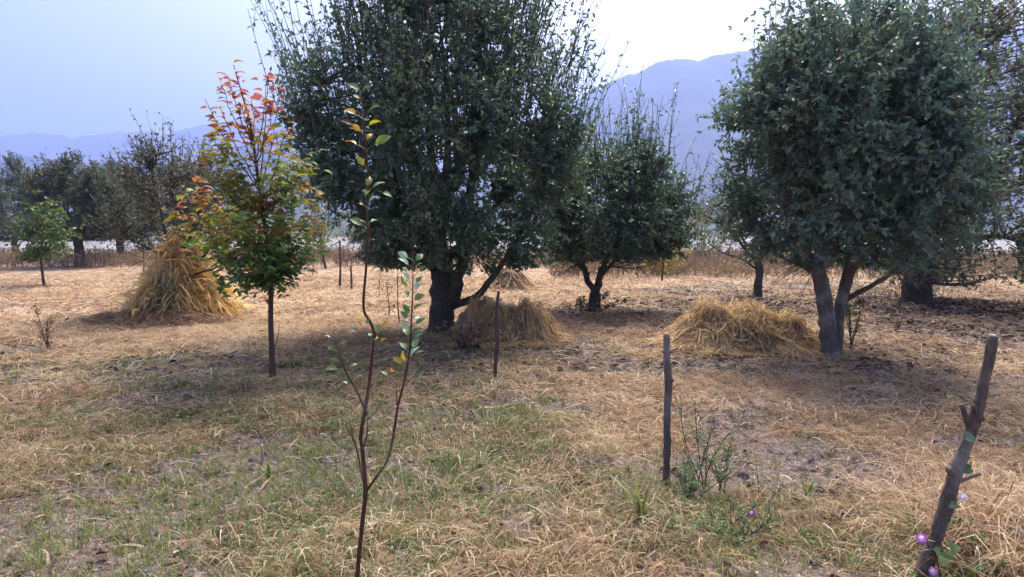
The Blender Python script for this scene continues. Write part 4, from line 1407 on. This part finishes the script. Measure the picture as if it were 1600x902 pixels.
def fallen_leaves():
    r = np.random.default_rng(331)
    m = MB()
    N = 130000
    x, y = in_view(N, 7, 23, r, 1.8)
    z_ = leaf_zone(x, y) + .05
    k = r.uniform(0, 1, N) < np.clip(z_ * 1.1, 0, .9)
    N2 = 5000
    x2, y2 = in_view(N2, 2, 9, r, 1.6)
    x = np.concatenate([x[k], x2]); y = np.concatenate([y[k], y2])
    n = len(x)
    az = r.uniform(0, 2 * np.pi, n)
    d = np.stack([np.cos(az), np.sin(az), r.normal(0, .25, n)], -1)
    L = np.where(y > 7, r.uniform(.05, .12, n), r.uniform(.03, .07, n))
    V, F, kk = leaves(np.stack([x, y, ground_z(x, y) + r.uniform(.008, .03, n)], -1), d, UP + r.normal(0, .4, (n, 3)), L, L * .6)
    m.add(V, F, np.repeat(np.clip(r.normal(.45, .22, n), 0, 1), kk))
    tag(m.build('fallen_leaves', M['litter']), 'fallen brown leaves strewn under the trees', kind='stuff')


fallen_leaves()


def clods():
    r = np.random.default_rng(341)
    m = MB()
    n = 5500
    x, y = in_view(n, 1.9, 10, r, 1.6)
    k = (bare_soil(x, y) > .3) | (r.uniform(0, 1, n) < .25)
    x, y = x[k], y[k]
    th = np.linspace(0, 2 * np.pi, 6, endpoint=False)
    for i in range(len(x)):
        s = .006 + .045 * r.uniform(0, 1) ** 3.5
        z0 = float(ground_z(x[i], y[i]))
        V = [[x[i], y[i], z0 + s * .75]]
        for hh, kk in ((.5, .75), (-.2, 1.1)):
            for q in th:
                rr_ = s * kk * r.uniform(.7, 1.2)
                V.append([x[i] + np.cos(q) * rr_, y[i] + np.sin(q) * rr_ * .9, z0 + s * hh * r.uniform(.7, 1.2)])
        F4 = [[1 + j, 7 + j, 7 + (j + 1) % 6, 1 + (j + 1) % 6] for j in range(6)]
        F3 = [[0, 1 + j, 1 + (j + 1) % 6] for j in range(6)]
        n0 = m.n
        m.add(V, F4, .0)
        m.f.append((np.array(F3) + n0, 0))
    tag(m.build('soil_clods', M['ground']), 'loose grey clods of dry soil', kind='stuff')


clods()


def dry_weeds():
    r = np.random.default_rng(351)
    m = MB()
    N = 34000
    side = r.uniform(0, 1, N) < .62
    x = np.where(side, r.uniform(1.5, 42, N), r.uniform(-48, 2, N))
    y = np.where(side, r.uniform(23, 46, N) - .10 * np.abs(x - 6), r.uniform(30, 47, N))
    pt = fbm2(x * .35, y * .35, 91, 3)
    k = r.uniform(0, 1, N) < np.clip(pt * 3 - .7, .05, 1)
    x, y, pt = x[k], y[k], pt[k]
    n = len(x)
    h = r.uniform(.2, .85, n) * (.5 + pt)
    az = r.uniform(0, 2 * np.pi, n)
    d = nrm(np.stack([np.cos(az) * .35, np.sin(az) * .35, np.ones(n)], -1))
    P = np.stack([x, y, ground_z(x, y)], -1)[:, None] + d[:, None] * h[:, None, None] * np.linspace(0, 1, 3)[None, :, None]
    V, F = ribbons(P, np.full((n, 1), .012) * np.array([1, .9, .5]), np.stack([-np.sin(az), np.cos(az), 0 * az], -1))
    tn = .5 + .9 * (fbm2(x * .22, y * .22, 55, 2) - .5) + r.normal(0, .14, n)
    tn = np.clip(tn, 0, .9)
    m.add(V, F, np.repeat(tn, 6))
    q = 4
    pp = np.repeat(P[:, 0], q, 0) + np.repeat(d * h[:, None], q, 0) * r.uniform(.3, 1.05, n * q)[:, None] + r.normal(0, .05, (n * q, 3))
    L = r.uniform(.06, .16, n * q)
    V, F, kk = leaves(pp, r.normal(0, 1, (n * q, 3)), r.normal(0, 1, (n * q, 3)), L, L * .6)
    m.add(V, F, np.repeat(np.repeat(tn, q) + 0 * L, kk))
    tag(m.build('dry_weeds', M['dry_weed']), 'belt of dry pinkish brown weeds along the far field edge', kind='stuff')


dry_weeds()


def far_wood():
    r = np.random.default_rng(361)
    m = MB()
    nb = 420
    cx_ = r.uniform(-190, 230, nb); cy_ = r.uniform(190, 280, nb)
    s = r.uniform(2, 5.5, nb)
    N = 60000
    i = r.integers(0, nb, N)
    q = nrm(r.normal(0, 1, (N, 3))) * np.cbrt(r.uniform(.2, 1, N))[:, None]
    p = np.stack([cx_[i], cy_[i], s[i] * .9], -1) + q * s[i][:, None] * np.array([1, 1, 1.1])
    p = p[p[:, 2] > 0]
    n = len(p)
    L = r.uniform(.3, .7, n)
    V, F, kk = leaves(p, r.normal(0, 1, (n, 3)), UP + r.normal(0, .6, (n, 3)), L, L * .7)
    m.add(V, F, np.repeat(np.clip(.4 + .5 * noise2(p[:, 0] * .1, p[:, 1] * .1, 3) + r.normal(0, .12, n), 0, 1), kk))
    tag(m.build('far_wood', M['leaf_fresh']), 'hazy low wood on the far river bank', kind='stuff')


far_wood()


# ---------------------------------------------------------------- weeds, vine and flowers
def weed(label, u, v, top, seed, spread, nst, leaf, leafmat, stemmat, nl, cat='weed', red=0, name='weed_plant'):
    r = np.random.default_rng(seed)
    q = gnd(u, v)
    q[2] = float(ground_z(q[0], q[1])) - .01
    H = (v - top) * q[1] / F_PX
    root = thing(name, label, cat, q)
    st = MB(); lp, ld = [], []
    tips = []
    for k in range(nst):
        e = q + np.array([r.normal(0, spread), r.normal(0, spread), H * r.uniform(.55, 1.0)])
        ctl = q * .5 + e * .5 + np.array([r.normal(0, spread * .3), 0, H * .1])
        P = bez(q + r.normal(0, .02, 3) * np.array([1, 1, 0]), ctl, e, 9)
        V, F = tubes(P[None], np.linspace(.0042, .0015, 9)[None] * (q[1] / 4) ** .7, 5)
        st.add(V, F)
        tips.append(e)
        for j in range(5):
            i = r.integers(2, 8)
            s2 = P[i] + nrm(np.array([r.normal(0, 1), r.normal(0, 1), 1.0])) * H * r.uniform(.1, .25)
            V, F = tubes(np.array([[P[i], (P[i] + s2) / 2, s2]]), np.array([[.002, .0016, .001]]) * (q[1] / 4) ** .7, 4)
            st.add(V, F)
            f = r.uniform(.2, 1, nl)
            lp.append(P[i] * (1 - f)[:, None] + s2 * f[:, None] + r.normal(0, .006, (nl, 3)))
        f = r.uniform(.1, 1, nl) * 8
        i0 = np.minimum(f.astype(int), 7)
        lp.append(P[i0])
    st.build('stem', stemmat, root, smooth=True)
    LP = np.vstack(lp)
    n = len(LP)
    L = leaf * r.uniform(.6, 1.3, n)
    V, F, kk = leaves(LP, r.normal(0, 1, (n, 3)) + UP * .2, UP + r.normal(0, .6, (n, 3)), L, L * .6)
    MB().add(V, F, np.repeat(np.clip(r.normal(.55, .2, n), 0, 1), kk)).build('foliage', leafmat, root)
    if red:
        m = MB()
        for e in tips[:red]:
            n = 40
            V, F, kk = leaves(e + r.normal(0, .012, (n, 3)), r.normal(0, 1, (n, 3)), r.normal(0, 1, (n, 3)), np.full(n, .014), np.full(n, .010))
            m.add(V, F, np.full(len(V), .08))
        m.build('seed_head', M['leaf_near'], root)
    return root


weed('tall branching weed with reddish stems right beside the upright grey stake', 1096, 765, 610, 401, .14, 6, .017, M['herb'], M['bark_red'], 8)
weed('red stemmed weed with dark red seed head right of the tall branching weed', 1128, 770, 660, 403, .08, 4, .018, M['herb'], M['bark_red'], 12, red=1)
weed('low weed with forked red stem beside the purple flower', 1192, 790, 722, 405, .07, 2, .016, M['herb'], M['bark_red'], 5)
weed('tangled green weed clump at the foot of the upright grey stake', 1075, 790, 725, 407, .17, 9, .017, M['herb'], M['bark_brown'], 12)
weed('broad green weed clump right of the tangled clump at bottom', 1145, 850, 775, 409, .22, 11, .017, M['herb'], M['bark_brown'], 12)
weed('bushy green weed at the foot of the leaning stake', 1530, 890, 800, 411, .2, 16, .018, M['herb'], M['bark_brown'], 12)
weed('dead brown weed with crooked stem at the left of the field', 74, 548, 470, 413, .12, 5, .045, M['dry_weed'], M['bark_brown'], 4)
weed('dry brown weed thicket at the foot of the big mossy trunk', 722, 548, 492, 415, .3, 16, .05, M['dry_weed'], M['bark_brown'], 5)
weed('low leafy sucker growth at the foot of the V forked tree', 925, 492, 455, 417, .35, 10, .07, M['leaf_olive'], M['bark_brown'], 4)
weed('thin green sprouts climbing the right side of the two pale stems', 1330, 548, 450, 419, .10, 7, .05, M['leaf_fresh'], M['bark_brown'], 4)

# heart shaped leaves and funnel flowers
HEART = (np.array([[0, 0, 0], [-.16, .22, .03], [-.05, .42, .06], [.25, .48, .07], [.6, .30, .03], [1, 0, -.14], [.6, -.30, .03], [.25, -.48, .07], [-.05, -.42, .06], [-.16, -.22, .03], [.3, 0, -.02], [.65, 0, -.04]]),
         np.array([[0, 1, 2, 10], [10, 2, 3, 11], [11, 3, 4, 5], [0, 10, 8, 9], [10, 11, 7, 8], [11, 5, 6, 7]]))


def flower_mesh(m, p, d, s, tint):
    d = nrm(np.array(d, float))
    A = nrm(np.cross(d, [.2, .3, 1.0])); Bv = np.cross(d, A)
    n = 20
    th = np.arange(n) * 2 * np.pi / n
    V, T = [], []
    for (z, rr_, t) in [(-.9, .08, 1.0), (-.45, .16, 1.0), (-.1, .38, .9), (.08, .72, tint), (.10, 1.0, tint)]:
        for q in th:
            k = rr_ * (1 + (.07 * math.cos(5 * q) if rr_ > .6 else 0))
            V.append(np.array(p) + s * (d * (z + (.03 * math.cos(5 * q) if rr_ > .6 else 0)) + k * (math.cos(q) * A + math.sin(q) * Bv)))
            T.append(t)
    ix = np.arange(5 * n).reshape(5, n); nx = np.roll(ix, -1, 1)
    F = np.stack([ix[:-1], nx[:-1], nx[1:], ix[1:]], -1).reshape(-1, 4)
    m.add(V, F, np.array(T))


def vine(label, path, leaves_px, flowers, Yp, r0=.0035, seed=1, lf=.075):
    r = np.random.default_rng(seed)
    path = [np.array(p, float) for p in path]
    p0 = path[0].copy()
    root = thing('flowering_vine', label, 'vine', p0)
    st = MB()
    add_tube(st, path, np.linspace(r0, r0 * .6, len(path)), 6, sub=5)
    lv = MB()
    for (u, v, dy, L, tn) in leaves_px:
        c = at(u, v, Yp + dy)
        P = np.array(path)
        a = P[np.argmin(np.linalg.norm(P - c, axis=1))]
        V, F = tubes(np.array([[a, (a + c) / 2 + UP * .01, c]]), np.array([[.0018, .0016, .0014]]), 5)
        st.add(V, F)
        d = nrm(np.array([r.normal(0, .7), r.normal(-.2, .5), -.35]))
        V, F, kk = leaves(c[None], d[None], np.array([[r.normal(0, .3), -.7, .7]]), np.array([L]), np.array([L * 1.0]), HEART)
        lv.add(V, F, np.full(len(V), tn))
    for (u, v, dy, s, tn) in flowers:
        c = at(u, v, Yp + dy)
        P = np.array(path)
        a = P[np.argmin(np.linalg.norm(P - c, axis=1))]
        back = c + np.array([.0, .02, -.01])
        V, F = tubes(np.array([[a, (a + back) / 2 + UP * .01, back]]), np.array([[.0016, .0014, .0014]]), 5)
        st.add(V, F)
    st.build('stem', M['bark_brown'], root, smooth=True)
    lv.build('foliage', M['leaf_near'], root, smooth=True)
    for (u, v, dy, s, tn) in flowers:
        f = MB()
        flower_mesh(f, at(u, v, Yp + dy), (r.normal(-.2, .4), -.9, .45), s, tn)
        f.build('flower', M['petal'], root, smooth=True)


S = lambda u, v, d=0: at(u, v, Yr + d)
g1 = S(1475, 908, -.05); g1[2] = float(ground_z(g1[0], g1[1]))
vine('vine with pink funnel flowers twining round the thick leaning stake',
     [g1, S(1462, 868, -.055), S(1448, 845, -.055), S(1470, 815, .045), S(1492, 790, .02), S(1474, 770, -.055), S(1490, 735, .045), S(1515, 715, .02), S(1499, 703, -.055), S(1515, 672, .04), S(1533, 640, .02), S(1520, 625, -.045), S(1512, 628, -.05), S(1498, 618, -.06), S(1488, 614, -.06)],
     [(1475, 862, -.05, .085, .62), (1515, 885, -.08, .10, .60), (1490, 850, -.05, .06, .6), (1510, 682, -.06, .05, .76), (1517, 733, -.03, .055, .74), (1495, 788, -.05, .04, .80), (1484, 617, -.06, .025, .6), (1546, 618, 0, .02, .62), (1425, 895, -.1, .04, .62), (1550, 890, .05, .06, .6)],
     [(1440, 841, -.07, .021, .52), (1458, 893, -.08, .018, .60), (1505, 777, -.03, .017, .96)], Yr, seed=5)
Yf = gnd(1175, 812)[1]
g2 = gnd(1150, 830); g2[2] = float(ground_z(g2[0], g2[1]))
vine('low creeping vine with violet flower and heart shaped leaves on the straw',
     [g2, at(1165, 815, Yf), at(1185, 812, Yf), at(1205, 808, Yf), at(1218, 815, Yf)],
     [(1205, 806, -.02, .055, .64), (1185, 846, -.1, .06, .72), (1218, 830, 0, .05, .66), (1135, 830, -.05, .06, .74), (1165, 828, -.1, .05, .6), (1160, 838, -.1, .045, .58), (1218, 775, .1, .03, .6)],
     [(1174, 801, -.05, .020, .08)], Yf, seed=9)
Yg = gnd(1340, 862)[1]
g3 = gnd(1330, 872); g3[2] = float(ground_z(g3[0], g3[1]))
vine('small heart leaved creeper left of the leaning stake', [g3, at(1338, 862, Yg), at(1352, 860, Yg), at(1368, 868, Yg)],
     [(1336, 855, 0, .06, .62), (1352, 872, -.03, .05, .64), (1322, 875, -.03, .04, .6), (1370, 885, -.06, .04, .64)], [], Yg, seed=12)

# broad green grass shoots by the leaning stake
def shoots(label, u, v, n, L, seed):
    r = np.random.default_rng(seed)
    q = gnd(u, v)
    q[2] = float(ground_z(q[0], q[1]))
    az = r.uniform(0, 2 * np.pi, n)
    out = np.stack([np.cos(az), np.sin(az), 0 * az], -1)
    ln = r.uniform(.15, .8, n); h = L * r.uniform(.6, 1.1, n)
    P = np.empty((n, 7, 3))
    for k in range(7):
        t = k / 6
        P[:, k] = q + out * .012 + UP * (h * t * (1 - .35 * ln * t))[:, None] + out * (h * ln * t * t)[:, None]
    V, F = ribbons(P, r.uniform(.006, .011, n)[:, None] * np.array([.7, 1, 1, .9, .75, .45, .06]), np.stack([-np.sin(az), np.cos(az), 0 * az], -1))
    o = MB().add(V, F, np.repeat(np.clip(r.normal(.45, .12, n), 0, 1), 14)).build('grass_tuft', M['grass'], loc=q)
    tag(o, label, 'grass tuft', 'broad bladed grass tufts')


shoots('broad bladed green grass tuft left of the leaning stake', 1425, 850, 9, .26, 3)
shoots('small green grass tuft in the straw below the straw mound', 1262, 776, 6, .14, 4)
shoots('bright green grass tuft beside the pale split stub', 420, 748, 7, .13, 5)
shoots('long bladed yellow green grass tuft at the foot of the grey stake', 1000, 838, 11, .28, 6)

# pebble at the lower edge
def pebble(label, u, v, s, seed):
    r = np.random.default_rng(seed)
    q = gnd(u, v)
    q[2] = float(ground_z(q[0], q[1])) + s * .2
    n, mrow = 14, 9
    V = []
    for i in range(mrow):
        a = math.pi * i / (mrow - 1)
        for j in range(n):
            t = 2 * math.pi * j / n
            d = np.array([math.sin(a) * math.cos(t), math.sin(a) * math.sin(t), math.cos(a)])
            V.append(q + d * s * np.array([1, .8, .62]) * (1 + .2 * (float(noise3(d * 2.2 + seed, seed)) - .5)))
    ix = np.arange(mrow * n).reshape(mrow, n); nx = np.roll(ix, -1, 1)
    F = np.stack([ix[:-1], ix[1:], nx[1:], nx[:-1]], -1).reshape(-1, 4)
    tag(MB().add(V, F).build('pebble', M['stone'], smooth=True, loc=q), label, 'stone', 'pale stones on the soil')


pebble('rounded pale stone at the bottom edge left of the foreground sapling', 443, 896, .022, 2)
pebble('small white stone lying in the straw at the lower left', 428, 828, .012, 3)
